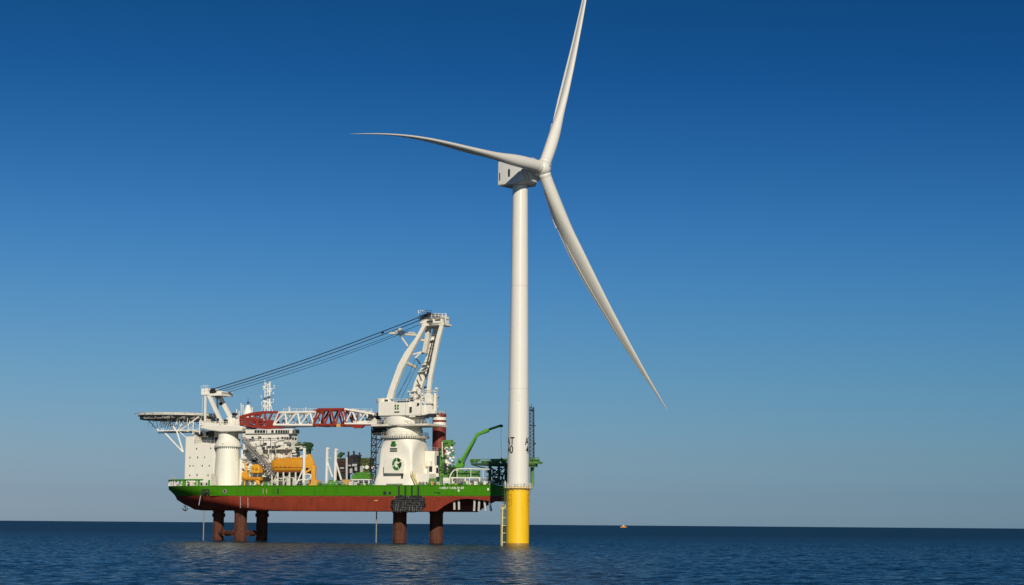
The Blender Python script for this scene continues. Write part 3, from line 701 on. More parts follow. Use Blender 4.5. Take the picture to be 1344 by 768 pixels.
for k in range(4): MB().box((xr - .2, vb - .5 + k * 1.35, zw0), (xr + .06, vb + .5 + k * 1.35, zw1)).build('bridge_window', M['glass'], br_o)
for k in range(3): MB().box((xr2 - .2, vb + .5 + k * 1.6, zv0), (xr2 + .06, vb + 1.4 + k * 1.6, zv1)).build('window', M['glass'], br_o)
rl = MB()
for y, v, x0, x1 in ((580, vb - .25, 318, 379), (590.0, vb - .25, 320, 379), (590, vb2 - .5, 360, 384), (601.4, vb2 - .1, 330, 386)):
    z = P(350, y, v)[2]; rl.rail([(P(x0, y, v)[0], v, z), (P(x1, y, v)[0], v, z)], 1.15, 1.3, .06)
rl.build('bridge_railing', M['lightgrey'], br_o)
# pipes, ducts, cabinets and lockers crowding the house front
pw = MB(); pg = MB(); pd = MB()
random.seed(21)
for k in range(200):
    x = random.uniform(317, 396); y = random.uniform(571, 634)
    if y < 579 and (x > 345 or random.random() < .6): continue
    w = random.choice((1, 1.4, 2, 3, 4.5)); h = random.choice((.8, 1.2, 2, 3)); v = (vb if y < 588 else vb2) - random.uniform(.3, 1.3); mb = random.choice((pw, pw, pg, pd, pw)) if y > 581 else random.choice((pw, pw, pw, pg))
    if len(mb.marks) < 76: mb.pbox(x, y, x + w, y + h, v, v + random.uniform(.4, 1.2))
for k in range(60):
    x = random.uniform(316, 394); y = random.uniform(574, 628); v = (vb if y < 588 else vb2) - random.uniform(.4, 1.4); mb = random.choice((pw, pg, pd, pw))
    if random.random() < .5: mb.tube(P(x, y, v), P(x, y + random.uniform(3, 10), v), random.uniform(.08, .2), n=5)
    else: mb.tube(P(x, y, v), P(x + random.uniform(4, 14), y + random.uniform(-1, 1), v), random.uniform(.08, .18), n=5)
pw.build('deck_locker', M['whiteclean'], br_o); pg.build('ventilation_duct', M['grey'], br_o); pd.build('pipework', M['dark'], br_o)
# sloping gangway stair down from the boom rest
sg = MB(); vs = 4.2
def stair(mb, a, b, v, width=1.6, n=22, r=.1):
    A = Vector(P(a[0], a[1], v)); B = Vector(P(b[0], b[1], v))
    for dv in (0, width):
        o = Vector((0, dv, 0)); mb.bar(A + o, B + o, .45, .1); mb.tube(A + o + Vector((0, 0, 1.1)), B + o + Vector((0, 0, 1.1)), .07, n=5)
        for k in range(0, n + 1, 2):
            q = A.lerp(B, k / n) + o; mb.tube(q, q + Vector((0, 0, 1.1)), .05, n=4)
    for k in range(n):
        q = A.lerp(B, (k + .5) / n); mb.box((q.x - .3, v, q.z - .04), (q.x + .3, v + width, q.z + .04))
stair(sg, (317, 573), (360, 624), vs, 2.2); stair(sg, (322, 585), (347, 610), vs - .8, 1.2)
stair(sg, (352, 602), (333, 590), vb2 - 1.4, 1.0, 12); sg.build('gangway_stair', M['grey'], VES)
mm = MB()
for x, y0, y1 in ((331, 588, 600), (340, 596, 608), (349, 590, 612), (358, 592, 604), (366, 594, 604), (374, 590, 602), (382, 588, 602), (370, 606, 636), (361, 618, 636), (377, 620, 636), (386, 622, 636), (366, 620, 636)):
    mm.tube(P(x, y0, 8.3), P(x, y1, 8.3), .18, n=6)
mm.build('deck_post', M['whiteclean'], VES)
gm = MB()
for x0, x1, y0, y1, v in ((344, 356, 596, 608, 8.2), (336, 344, 588, 597, 6), (361, 368, 592, 600, 8.3), (372, 380, 592, 600, 8.2)): gm.pbox(x0, y0, x1, y1, v, v + .6)
gm.build('louvre_panel', M['offwhite'], VES)
# masts
rmast = MB()
for x, r in ((347.4, .16), (353.8, .26), (351, .14)): rmast.tube(P(x, 540, 19), P(x + .4, 504 if x < 353 else 501, 19), r, n=6)
for k in range(8):
    y = 538 - k * 4.4; rmast.tube(P(347.4, y, 19), P(353.8, y - 2.2, 19), .09, n=4); rmast.tube(P(353.8, y, 19), P(347.4, y - 2.2, 19), .09, n=4)
for x, y, dx in ((353.8, 510, 6), (353.8, 519.5, 4.8), (347.4, 512, -2), (347.4, 523.6, -4.5), (353.8, 528, 5), (347.5, 532, -4), (353.8, 514, 2.5), (347.4, 504, 0)):
    a = P(x, y, 19); b = P(x + dx, y, 19); rmast.tube(a, b, .11, n=5); rmast.tube(b, (b[0], b[1], b[2] + 1.0), .09, n=5); rmast.ball((b[0], b[1], b[2] + .9), .25, 5)
for k in range(26):
    y = 538 - random.random() * 34; x = random.uniform(345.5, 356); q = P(x, y, 19); rmast.box((q[0] - .22, 18.7, q[2] - .2), (q[0] + .22, 19.3, q[2] + random.uniform(.1, .5)))
rmast.tube(P(342, 541, 19), P(347, 530, 19), .1, n=4); rmast.tube(P(358, 541, 19), P(354, 528, 19), .1, n=4)
rmast.build('radio_mast', M['whiteclean'], VES)
rd = MB(); rc = P(325.3, 545, 17)
def rz(y): return P(325, y, 17)[2]
rd.lathe((rc[0], 17), [(1.9, rz(552)), (1.7, rz(543)), (1.5, rz(541)), (1.1, rz(536)), (.75, rz(532.5)), (.55, rz(531.5))], 12)
for x, y0, y1 in ((319, 545, 533), (316.5, 545, 530.5), (331, 545, 536)): rd.tube(P(x, y0, 17), P(x, y1, 17), .13, n=5); rd.ball(P(x, y1, 17), .3, 5)
rd_o = rd.build('radar_mast', M['whiteclean'], VES)
rx = MB(); rx.tube(P(325.6, 532, 17), P(325.6, 523.5, 17), .09, n=5); rx.tube(P(325.4, 532, 17), P(325.4, 527.5, 17), .3, .15, n=6); rx.pbox(321, 543, 326.5, 545, 15.4, 17); rx.pbox(323.6, 528, 327.6, 528.8, 16.7, 17.2)
rx.build('radar_scanner', M['dark'], rd_o)
# exhaust stack
ex = MB(); xc = P(576.5, 570, 19)[0]; rs = (P(584.5, 570, 19)[0] - P(568.6, 570, 19)[0]) / 2
def ez(y): return P(576.5, y, 19)[2]
ex.lathe((xc, 19), [(rs, DECK), (rs, ez(543.5)), (rs * .86, ez(543.5)), (rs * .86, ez(546))], 28); ex_o = ex.build('exhaust_stack', M['stackred'], VES)
for y0, y1 in ((548, 551.6), (554.6, 558.2)): MB().lathe((xc, 19), [(rs, ez(y1) - .01), (rs + .05, ez(y1)), (rs + .05, ez(y0)), (rs, ez(y0) + .01)], 28, cap=False).build('white_band', M['whiteclean'], ex_o)
rl = MB(); rl.rail([(xc + rs * math.cos(a), 19 + rs * math.sin(a), ez(543.5)) for a in np.linspace(0, 6.2832, 11)], .8, 1, .05); rl.build('stack_railing', M['offwhite'], ex_o)
pp = MB(); pp.tube((xc - .3, 18.4, ez(544)), (xc - .3, 18.4, ez(541.2)), .28, n=8); pp.tube((xc + .7, 19, ez(544)), (xc + .7, 19, ez(541.8)), .22, n=8); pp.build('exhaust_pipe', M['dark'], ex_o)
# aft deckhouse
ah = MB(); ah.pbox(557, 592, 570, 637, 10, 13.5); ah.pbox(545.5, 621.5, 563, 637, 3.2, 8); ah.pbox(562, 611, 576, 626, 8.2, 9.6); ah.pbox(559, 605, 565, 612, 8.6, 10.1)
ah_o = ah.build('aft_deckhouse', M['white'], VES, bevel=.08)
for x0, x1, y0, y1 in ((563, 567.2, 612, 619.5), (572.4, 575.6, 614, 621)): MB().pbox(x0, y0, x1, y1, 8.12, 8.4).build('door', M['glass'], ah_o)
rl = MB(); z = P(565, 592, 10)[2]; rl.rail([(P(557.5, 592, 10)[0], 10.1, z), (P(570, 592, 10)[0], 10.1, z), (P(570, 592, 10)[0], 13.4, z)], 1.1, 1.2, .06); rl.build('roof_railing', M['lightgrey'], ah_o)
# aft white frame shelter
sf = MB(); vF = 2.0
arc = [(589.5, 636), (590.5, 626), (592.5, 621), (596, 617.4), (600, 615.8), (610, 615.2), (642, 616)]
for v in (vF, vF + 5):
    sf.path([tuple(P(x, y, v)) for x, y in arc], .2, 6)
    sf.tube(P(592, 627.4, v), P(630, 627.4, v), .26, n=6)
    for x in (593.6, 610.5, 616, 629.6): sf.tube(P(x, 627, v), P(x, 637.5, v), .22 if x != 616 else .14, n=6)
    for x in (600, 618, 634): sf.tube(P(x, 615.6, v), P(x, 627, v), .1, n=5)
for x, y in ((596, 617.4), (610, 615.2), (626, 615.6), (641, 616), (593.6, 627.4), (610, 627.4), (629.6, 627.4)): sf.tube(P(x, y, vF), P(x, y, vF) + np.array([0, 5, 0]), .14, n=5)
sf.build('shelter_frame', M['whiteclean'], VES)
sc2 = MB()
for x0, x1, y0, y1, v in ((581.5, 588, 627, 634, 1.6), (622, 626, 631, 637, 3.2), (612, 615, 629.5, 637, 3), (634, 638, 631.5, 637, 2.4), (645, 648, 630, 637, 4), (655, 659, 629, 637, 6), (649, 653, 633, 637, 3.4), (573, 575, 633, 637, 1.5)): sc2.pbox(x0, y0, x1, y1, v, v + 1.2)
sc2.build('deck_locker', M['whiteclean'], VES)
sc3 = MB()
for x0, x1, y0, y1, v in ((595, 601, 628.5, 637, 4.5), (602, 609, 628.8, 637, 4.5), (617, 620, 630, 637, 4), (622, 629, 629, 637, 5), (637, 641, 628, 637, 6)): sc3.pbox(x0, y0, x1, y1, v, v + 1.2)
sc3.build('winch_housing', M['grey'], VES)
gz = MB()
for x0, x1, y0, y1, v in ((601, 606, 617, 626.5, 4.6), (607, 612, 618, 626.5, 4.8), (613, 617.4, 616.8, 626, 4.6), (619, 628, 617.5, 626, 5), (563, 572, 628, 637, 2.4), (576, 580, 630, 637, 3), (598, 601, 621, 626, 4.6)): gz.pbox(x0, y0, x1, y1, v, v + 1.0)
gz.build('green_machinery', M['leafgreen'], VES)
# fittings crowding the deck edge
random.seed(5); fit = {k: MB() for k in ('whiteclean', 'deckgreen', 'grey', 'dark', 'leafgreen', 'yelloworange', 'tan')}
for k in range(150):
    x = random.choice((random.uniform(413, 486), random.uniform(341, 352), random.uniform(545, 600), random.uniform(600, 662)))
    h = random.choice((1.2, 2, 3, 4.5)); w = random.uniform(.7, 3); v = random.uniform(.7, 3.2)
    c = random.choices(('whiteclean', 'deckgreen', 'grey', 'dark', 'leafgreen', 'yelloworange', 'tan'), (5, 5, 3, 3, 4, .6, .6))[0]
    q0 = P(x, 637, v); q1 = P(x + w, 637, v); fit[c].box((q0[0], v, DECK), (q1[0], v + random.uniform(.4, 1), DECK + h / 4.2))
for c, mb in fit.items():
    if mb.marks: mb.build('deck_fitting', M[c], VES)
bo = MB()
for x in (360, 395, 420, 445, 470, 570, 605, 632):
    for d in (0, 1.6):
        q = P(x + d, 637, .9); bo.lathe((q[0], .9), [(.2, DECK), (.2, DECK + .55), (.28, DECK + .6), (.28, DECK + .75)], 10)
bo.build('mooring_bollard', M['dark'], VES)
# dark work platform at the stern
sp = MB(); spg = MB(); vS = 5
for x0, x1, y0, y1, v0, v1 in ((618, 668, 607.8, 610.0, vS, 24), (641, 643.5, 610, 637, vS, vS + .8), (653, 655, 610, 637, vS, vS + .8), (662, 664, 611, 637, vS + 2, vS + 3), (639, 668, 620, 621, vS, 12), (646, 650, 627, 637, vS + 4, vS + 6)): sp.pbox(x0, y0, x1, y1, v0, v1)
for xa, ya, xb, yb in ((644, 637, 656, 612), (656, 637, 664, 614), (654, 636, 642, 620), (664, 636, 654, 618), (638, 620, 646, 610), (642, 612, 653, 620), (655, 620, 664, 612), (620, 610, 641, 616)): sp.tube(P(xa, ya, vS + .4), P(xb, yb, vS + .4), .2, n=6)
for k in range(16):
    x = random.uniform(638, 664); y = random.uniform(612, 634); sp.pbox(x, y, x + random.uniform(1, 2.6), y + random.uniform(1, 3.4), vS + 1, vS + 2)
sp.build('stern_work_platform', M['darkgreen'], VES)
zz = P(640, 607.8, vS)[2]; spg.rail([(P(618, 607, vS)[0], vS, zz), (P(668, 607, vS)[0], vS, zz)], 1.2, 1.1, .09)
for k in range(34):
    x = random.uniform(618, 664); y = random.uniform(603.6, 609); q = P(x, y, vS + 1); w = random.uniform(.2, .6); spg.box((q[0] - w, vS + .5, q[2] - .3), (q[0] + w, vS + 1.5, q[2] + .35))
vW = 25
spg.pbox(690, 606, 707, 608.6, vW, vW + 3); spg.pbox(694, 608.4, 702, 613, vW + .3, vW + 2.4); zz = P(700, 606, vW)[2]
spg.rail([(P(690, 606, vW)[0], vW, zz), (P(707, 606, vW)[0], vW, zz)], 1.2, .9, .09)
for k in range(10):
    x = random.uniform(694, 706); y = random.uniform(603, 607); q = P(x, y, vW); spg.box((q[0] - .35, vW + .4, q[2] - .3), (q[0] + .35, vW + 1.2, q[2] + .3))
spg.pbox(648, 602.6, 668, 604.4, vS + 8, vS + 12)
q0 = P(697, 610, vW); spg.tube((q0[0], vW + 1, DECK), (q0[0], vW + 1, q0[2]), .6, n=8)
spg.build('platform_gear', M['leafgreen'], VES)
# seawater pipes hanging below the hull
for x, v, y1 in ((267.3, 9, 707), (494, 5, 708)):
    q = P(x, 690, v); MB().tube((q[0], v, KEEL + .1), (q[0], v, P(x, y1, v)[2] - 2.5), .2, n=10).build('seawater_pipe', M['grey'], VES)

# ------------------------------------------------------------------ main crane
VC = 8.0
pc = P(530.5, 620, VC); PX = pc[0]
CR = ship_thing('main_crane', (PX, VC, DECK), 'heavy white crane on a broad flared pedestal with red and white boom lowered', 'crane')
def pz(y, v=2.0): return P(530, y, v)[2]
def sring(cx, cy, hw, z, n, N=120, hx=None, dx=0):
    pts = []
    for k in range(N):
        a = 2 * math.pi * (k + .5) / N; c, s = math.cos(a), math.sin(a); e = 2.0 / n
        pts.append((cx + dx + (hx or hw) * math.copysign(abs(c) ** e, c), cy + hw * math.copysign(abs(s) ** e, s), z))
    return pts
HW = 6.0
ped = MB().loft([sring(PX, VC, HW + 1.7, DECK, 7), sring(PX, VC, HW + 1.6, DECK + .35, 7), sring(PX, VC, HW + .95, pz(628), 12), sring(PX, VC, HW + .45, pz(622), 14), sring(PX, VC, HW + .1, pz(613), 16), sring(PX, VC, HW, pz(606), 16),
                 sring(PX, VC, HW, pz(596), 13), sring(PX, VC, HW + .05, pz(590), 8), sring(PX, VC, HW + .15, pz(583), 4.4), sring(PX, VC, HW + .3, pz(577), 2.5), sring(PX, VC, HW + .5, pz(573.5), 2)])
ped_o = ped.build('pedestal', M['white'], CR)
hd_ = MB(); vF0 = VC - HW
hood = [(503.5, 621.5), (503.5, 609), (506, 604), (511, 601.5), (518, 601), (524, 602), (526.3, 606), (526.3, 621.5)]
hd_.pprism(hood, vF0 - 2.4, vF0 + .5); hd_.build('pedestal_hood', M['white'], ped_o, bevel=.15)
rs_ = MB(); rs_.pbox(526.4, 622, 528.6, 634.4, vF0 - 1.0, vF0 + .5); rs_.build('dark_strip', M['dark'], ped_o); rs_ = MB(); rs_.pbox(507, 634.8, 528, 636.5, vF0 - 1.9, vF0 - .5); rs_.build('kick_plate', M['grey'], ped_o)  # plain dark strip below the hood's stern-side edge, grey bar along the foot
# emblems
def leaf(mb, cx, cy, s, v, ang):
    pts = []
    for k in range(9):
        t = k / 8; w = math.sin(math.pi * t) * .36 * s; pts.append((t * s, w))
    for k in range(7, 0, -1):
        t = k / 8; w = math.sin(math.pi * t) * .36 * s; pts.append((t * s, -w))
    c, sn = math.cos(ang), math.sin(ang); q = P(cx, cy, v)
    mb.prism([(q[0] + x * c - y * sn, q[2] + x * sn + y * c) for x, y in pts], v - .12, v + .9)
e1 = MB(); ve = vF0 - .42
for an in (90, 30, 150): leaf(e1, 516.4, 585.3, 1.5 if an == 90 else 1.15, ve, R_(an))
leaf(e1, 516.4, 582, .95, ve, R_(45)); leaf(e1, 516.4, 582, .95, ve, R_(135))
e1.build('leaf_emblem', M['logogreen'], ped_o)
e1b = MB()
for y in (588.2, 591.0): e1b.pbox(511.8, y, 520.6, y + 1.3, ve - .02, ve + .9)
e1b.build('emblem_caption', M['logodark'], ped_o)
e2 = MB(); e2d = MB(); q = P(520.6, 609.2, vF0 - 2.45)
def arcseg(mb, q, R0, R1, a0, a1, v0, v1, sx=.82, n=10):
    pts = [(q[0] + R1 * sx * math.cos(a0 + (a1 - a0) * k / n), q[2] + R1 * math.sin(a0 + (a1 - a0) * k / n)) for k in range(n + 1)]
    pts += [(q[0] + R0 * sx * math.cos(a1 + (a0 - a1) * k / n), q[2] + R0 * math.sin(a1 + (a0 - a1) * k / n)) for k in range(n + 1)]
    mb.prism(pts, v0, v1)
for a0, a1, mb in ((95, 195, e2), (205, 300, e2), (-50, 20, e2d), (30, 85, e2d)): arcseg(mb, q, 1.0, 2.0, R_(a0), R_(a1), vF0 - 2.46, vF0 - 2.2)
e2.prism([(q[0] - .1, q[2] + .2), (q[0] + 1.2, q[2] + .1), (q[0] + .6, q[2] - .8)], vF0 - 2.46, vF0 - 2.2)
e2.build('round_emblem', M['logogreen'], ped_o); e2d.build('round_emblem', M['logodark'], ped_o)
st_ = MB(); a = P(540, 623, 1.5); b = P(545.5, 636, 1.5)
pts = []; 
mbs = MB(); stair(mbs, (539.5, 622), (546, 636.5), .5, 1.0, 10); mbs.build('pedestal_stair', M['rail_yellow'], CR)
# ring, neck and slewing platform
rg = MB().lathe((PX, VC), [(6.6, pz(575)), (7.6, pz(574.6)), (7.65, pz(571.8)), (6.4, pz(571.4))], 56).build('slewing_ring', M['offwhite'], CR)
rgt = MB()
for k in range(64):
    a = 2 * math.pi * k / 64; rgt.box((PX + 7.68 * math.cos(a) - .13, VC + 7.68 * math.sin(a) - .13, pz(574.4)), (PX + 7.68 * math.cos(a) + .13, VC + 7.68 * math.sin(a) + .13, pz(572)))
rgt.build('ring_bolt', M['grey'], rg)
rl = MB(); rl.rail([(PX + 7.5 * math.cos(2 * math.pi * k / 26), VC + 7.5 * math.sin(2 * math.pi * k / 26), pz(571.6)) for k in range(27)], 1.1, 1.5, .05); rl.build('ring_railing', M['offwhite'], CR)
nk = MB().lathe((PX, VC), [(5.7, pz(573)), (5.75, pz(563)), (5.5, pz(562.6)), (5.5, pz(558.5)), (6.7, pz(557.6)), (6.9, pz(554.6)), (6.5, pz(546))], 56); nk.build('slewing_column', M['white'], CR)
pl = MB(); pl.pbox(487, 556.4, 562.5, 559, VC - 6.2, VC + 6.2); pl.build('slewing_platform', M['offwhite'], CR)
pu = MB(); pu.pbox(491, 559.2, 521, 561.5, VC - 5.5, VC - 3.6); pu.pbox(489, 560, 503, 571, VC - 3, VC - 1)
for k in range(26):
    x = random.uniform(487, 512); y = random.uniform(558.5, 571); pu.pbox(x, y, x + random.uniform(1, 4), y + random.uniform(.6, 1.6), VC - 5 + random.random() * 3, VC - 1)
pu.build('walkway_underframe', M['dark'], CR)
# lattice access tower left of the pedestal
lt = MB(); vL = 5.0
xs_ = [(487.2, vL), (493.5, vL), (493.5, vL + 3.2), (487.2, vL + 3.2)]
zt_ = P(490, 558, vL)[2]; zb_ = DECK
cs = [(P(x, 600, v)[0], v) for x, v in xs_]
for (x, v) in cs: lt.tube((x, v, zb_), (x, v, zt_), .2, n=6)
n = 9
for k in range(n + 1):
    z = zb_ + (zt_ - zb_) * k / n
    for i in range(4):
        a = cs[i]; b = cs[(i + 1) % 4]; lt.tube((a[0], a[1], z), (b[0], b[1], z), .14, n=5)
        if k < n:
            z2 = zb_ + (zt_ - zb_) * (k + 1) / n
            if k % 2: a, b = b, a
            lt.tube((a[0], a[1], z), (b[0], b[1], z2), .12, n=5)
for k in range(10):
    x = random.uniform(488, 499); y = random.uniform(562, 612); lt.pbox(x, y, x + random.uniform(1.5, 4), y + .8, vL + .5, vL + 2.5)
lt.tube(P(493, 586, vL), P(503, 574, vL), .16, n=5); lt.tube(P(493, 598, vL), P(503, 574, vL + 2), .13, n=5)
lt.build('access_tower', M['dark'], CR)
# machinery house
vH = 1.2
mh = MB(); mh.pbox(496.5, 527.2, 516.4, 545.6, vH, 12); mh.pbox(517, 528.4, 531.4, 545.4, vH + .1, 11); mh.pbox(531.9, 528, 536.8, 545.5, vH, 9); mh.pbox(537.2, 527, 551, 544.8, vH + .6, 3.4); mh.pbox(498.5, 545, 551, 547.8, vH + .8, 6)
mh.pbox(543.5, 524, 551, 527.6, vH + 1, 3); mh.pbox(557, 517, 565.5, 544, vH + 1.6, 4.6); mh.pbox(569, 516, 572, 541, vH + 2.4, 4.6); mh.pbox(553, 532, 557, 545, vH + 1.2, 5); mh.pbox(559, 526, 567, 530, vH + 1, 4); mh.pbox(564, 538, 571, 543, vH + 1.4, 4)
mho = mh.build('machinery_house', M['white'], CR, bevel=.1)
q = P(506.5, 524.5, 5); cap = MB().lathe((q[0], 4.1), [(2.4, P(506, 528, 1.3)[2]), (2.55, P(506, 527, 1.3)[2]), (2.55, P(506, 523.2, 1.3)[2]), (2.2, P(506, 522.3, 1.3)[2])], 28).build('leg_pivot_cap', M['white'], mho)
so2 = MB()
for x0, x1, y0, y1 in ((504.6, 506.2, 524.3, 526.2), (547.3, 549, 529, 531.5), (537.6, 539, 534, 541), (556.4, 560, 545, 548.8), (561, 570, 543, 547.5), (545, 552, 545.6, 547.4)): so2.pbox(x0, y0, x1, y1, vH - .2, vH + 1.3)
so2.build('service_hatch', M['dark'], mho)
e3 = MB(); e3b = MB()
for x0, x1, y0, y1 in ((517.8, 520.2, 531, 534), (520.9, 523.6, 531, 534), (518, 520.2, 534.6, 537.8), (520.9, 523.4, 534.6, 537.8)):
    cx, cy = (x0 + x1) / 2, (y0 + y1) / 2; q = P(cx, cy, vH); w = (x1 - x0) / 8.4; h = (y1 - y0) / 8.4
    e3.prism([(q[0] + w * math.copysign(abs(math.cos(t)) ** .6, math.cos(t)), q[2] + h * math.copysign(abs(math.sin(t)) ** .6, math.sin(t))) for t in np.linspace(0, 2 * math.pi, 15)[:-1]], vH - .04, vH + .3)
e3b.pbox(517.8, 540, 524, 541.6, vH - .04, vH + .3)
e3.build('square_emblem', M['logogreen'], mho); e3b.build('emblem_caption', M['logodark'], mho)
rl = MB()
for x0, x1, y, v in ((517, 537, 528, vH + .4), (538, 553, 526.8, vH + .9), (487, 497, 556, vH + 1), (556, 574, 516.6, 3)): rl.rail([tuple(P(x0, y, v)), tuple(P(x1, y, v))], 1.1, 1.1, .06)
rl.rail([tuple(P(487, 556, VC - 6.1)), tuple(P(562, 556, VC - 6.1))], 1.1, 1.2, .055)
rl.build('house_railing', M['offwhite'], mho)
mt = MB(); mtd = MB()
for k in range(60):
    x = random.uniform(533, 573); y = random.uniform(512, 529) if x < 556 else random.uniform(506, 545); q = random.uniform(3, 7); (mt if random.random() < .75 else mtd).pbox(x, y + 1, x + random.uniform(.8, 3), y + random.uniform(2, 4), q, q + random.uniform(.5, 1.5))
for k in range(16):
    x = random.uniform(518, 536); mtd.pbox(x, 526.4, x + random.uniform(1, 2.5), 528.6, 3 + random.random() * 4, 8)
mt.build('winch_gear', M['whiteclean'], mho); mtd.build('winch_gear', M['dark'], mho)
# gantry legs
def bent(pl, pr, v0, v1, name, parent, m, bevel=.12):
    mb = MB(); ring = []
    for (xl, yl), (xr, yr) in zip(pl, pr):
        a = P(xl, yl, v0); b = P(xr, yr, v0); ring.append([(a[0], v0, a[2]), (b[0], v0, b[2]), (b[0], v1, b[2]), (a[0], v1, a[2])])
    mb.loft(ring); o = mb.build(name, m, parent, bevel=bevel); o.data.set_sharp_from_angle(angle=R_(20)); return o
bent([(506.8, 523), (509.5, 513), (522, 478.5), (531, 462), (545, 443), (555.5, 424)], [(514.4, 524), (517, 512), (527.6, 485), (534.4, 472), (549, 445), (560.5, 424)], 3.0, 4.4, 'gantry_leg', CR, M['white'])
bent([(558.6, 518), (562, 492), (573, 439), (577.5, 424)], [(563.6, 518), (566.2, 495), (576.2, 446), (582, 424)], 3.4, 4.6, 'gantry_leg', CR, M['white'])
bent([(538, 523), (543.5, 502), (549, 489), (556.5, 476), (561, 461), (567, 438), (570, 424)], [(549, 525), (552.5, 510), (557, 497), (563, 480), (567.5, 466), (573.5, 442), (577, 424)], 9.0, 10.6, 'gantry_leg', CR, M['white'])
bent([(553.5, 462), (557, 444), (558.5, 427)], [(558.5, 464), (562, 445), (563.5, 427)], 6.5, 8, 'gantry_strut', CR, M['offwhite'])
gx = MB()
for (a, va_), (b, vb_), r in (((533.5, 476, ), 4), ((547, 483), 9), .5), (((547, 446), 4), ((566, 448), 9.5), .4), (((553, 462), 6), ((545, 470), 5), .35), (((562, 481), 4), ((553, 487), 9.5), .35), (((570, 470), 4.2), ((560, 478), 9.5), .3), (((552, 425), 4), ((583, 425), 4), .7), (((556, 430), 4), ((570, 430), 9.5), .5), (((540, 466), 5), ((553, 462), 7), .25): gx.tube(P(a[0], a[1], va_), P(b[0], b[1], vb_), r, n=8)
for k in range(20):
    s = random.random(); x = 541 + s * 29 + random.uniform(-1, 3); y = 524 - s * 92 + random.uniform(-3, 3); gx.pbox(x, y, x + random.uniform(.8, 3.5), y + random.uniform(.6, 2.4), 8.5 + random.random() * .4, 9.6)
for x, y, w in ((549, 487, 7), (546, 463, 9), (553, 478, 8), (538, 513, 8), (557, 446, 12), (560, 483, 6)): gx.pbox(x, y, x + w, y + 1, 7.6, 9.2)
gx.build('gantry_crosswork', M['offwhite'], CR)
gl_ = MB()
for xa, ya, xb, yb in ((572, 440, 563, 481), (571.4, 441, 562, 483), (549, 489, 553, 499), (545.5, 470, 552, 478), (547, 505, 553, 511), (568, 446, 560, 478)): gl_.tube(P(xa, ya, 5.4), P(xb, yb, 5.4), .2, n=5)
gl_.build('gantry_hose', M['dark'], CR)
# ladder ropes inside the frame
rp = MB()
for xa, ya, xb, yb in ((546, 470, 519, 528), (551, 473, 524, 528), (541, 487, 521, 520)): rp.tube(P(xa, ya, 6), P(xb, yb, 6), .07, n=4)
rp.build('hoist_rope', M['cable'], CR)
# head with sheaves and railings
gh = MB()
gh.pbox(551, 419, 580, 424.5, 3, 8); gh.pbox(549, 413.5, 558, 419, 3.4, 9.5); gh.pbox(557, 411.5, 566, 418, 4.2, 9); gh.pbox(571, 414, 580, 418, 4, 9); gh.pbox(553, 424, 562, 428, 3.2, 9.6); gh.pbox(575, 424, 582, 427, 3.3, 9)
gho = gh.build('gantry_head', M['white'], CR, bevel=.15)
sh = MB()
for x, y, r, v in ((562.5, 414, 1.0, 4.0), (556, 416.5, .9, 3.2), (574.5, 415.5, .9, 3.6), (565, 421.5, .8, 2.9), (562, 414, 1.0, 8)):
    q = P(x, y, v); sh.tube((q[0], v, q[2]), (q[0], v + .6, q[2]), r, n=18)
sh.build('sheave', M['grey'], gho)
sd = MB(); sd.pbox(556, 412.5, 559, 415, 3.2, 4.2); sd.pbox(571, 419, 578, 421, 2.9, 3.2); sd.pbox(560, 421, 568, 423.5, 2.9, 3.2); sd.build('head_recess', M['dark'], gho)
rl = MB()
for x0, x1, y in ((549, 566, 412.5), (566, 585.5, 416.5)):
    rl.rail([tuple(P(x0, y, 3)), tuple(P(x1, y, 3))], 1.2, 1.2, .08); rl.rail([tuple(P(x0, y, 7.5)), tuple(P(x1, y, 7.5))], 1.2, 1.2, .08)
rl.tube(P(584.5, 424, 3), P(585.3, 411.5, 3), .14, n=5); rl.tube(P(561, 412, 5), P(561.5, 408.8, 5), .14, n=5); rl.tube(P(566, 414, 5), P(566, 410, 5), .12, n=5)
rl.build('head_railing', M['whiteclean'], gho)
# side jib
sj = MB(); sj.tube(P(511, 437.5, 4), P(548, 440.5, 4), .35, n=8); sj.tube(P(519, 434.5, 4), P(546, 438, 4), .22, n=6); sj.tube(P(525, 440, 4), P(535.5, 455, 4), .3, n=8)
sj.ball(P(525.2, 433.6, 4), .8, 7)
for k in range(14):
    x = 513 + k * 2.3; sj.tube(P(x, 438, 4), P(x + .6, 435.2, 4), .1, n=4)
sj.build('side_jib', M['offwhite'], CR)
# the boom lying on its rest
vBn, vBf = 6.0, 10.5
def section(top0, bot0, top1, bot1, nb, r, rd, m, name, xb=False, extra=0, boom=None):
    mb = MB()
    A = [P(*bot0, vBn), P(*top0, vBn), P(*top0, vBn) + np.array([0, vBf - vBn, 0]), P(*bot0, vBn) + np.array([0, vBf - vBn, 0])]
    B = [P(*bot1, vBn), P(*top1, vBn), P(*top1, vBn) + np.array([0, vBf - vBn, 0]), P(*bot1, vBn) + np.array([0, vBf - vBn, 0])]
    truss(mb, A, B, nb, r, rd, xbrace=xb)
    return mb
boom = section((415, 540.8), (411.5, 558), (366, 541.5), (359, 557.6), 3, .42, .28, None, '').build('boom', M['whiteclean'], CR)
hd2 = MB()
hd2.pprism([(314, 546), (330, 541.5), (345, 539.6), (368, 539.6), (366.5, 542.5), (346, 543), (331, 545), (314.5, 549)], vBn - .1, vBn + .5)
hd2.pprism([(314, 553.5), (330, 557.8), (352, 559), (358, 557), (361, 560), (372, 560.6), (372, 562.2), (345, 563.2), (330, 561), (314, 557)], vBn - .1, vBn + .5)
hd2.pprism([(346, 557), (352, 551.5), (356, 551.5), (358.5, 558), (350, 559.5)], vBn - .1, vBf)
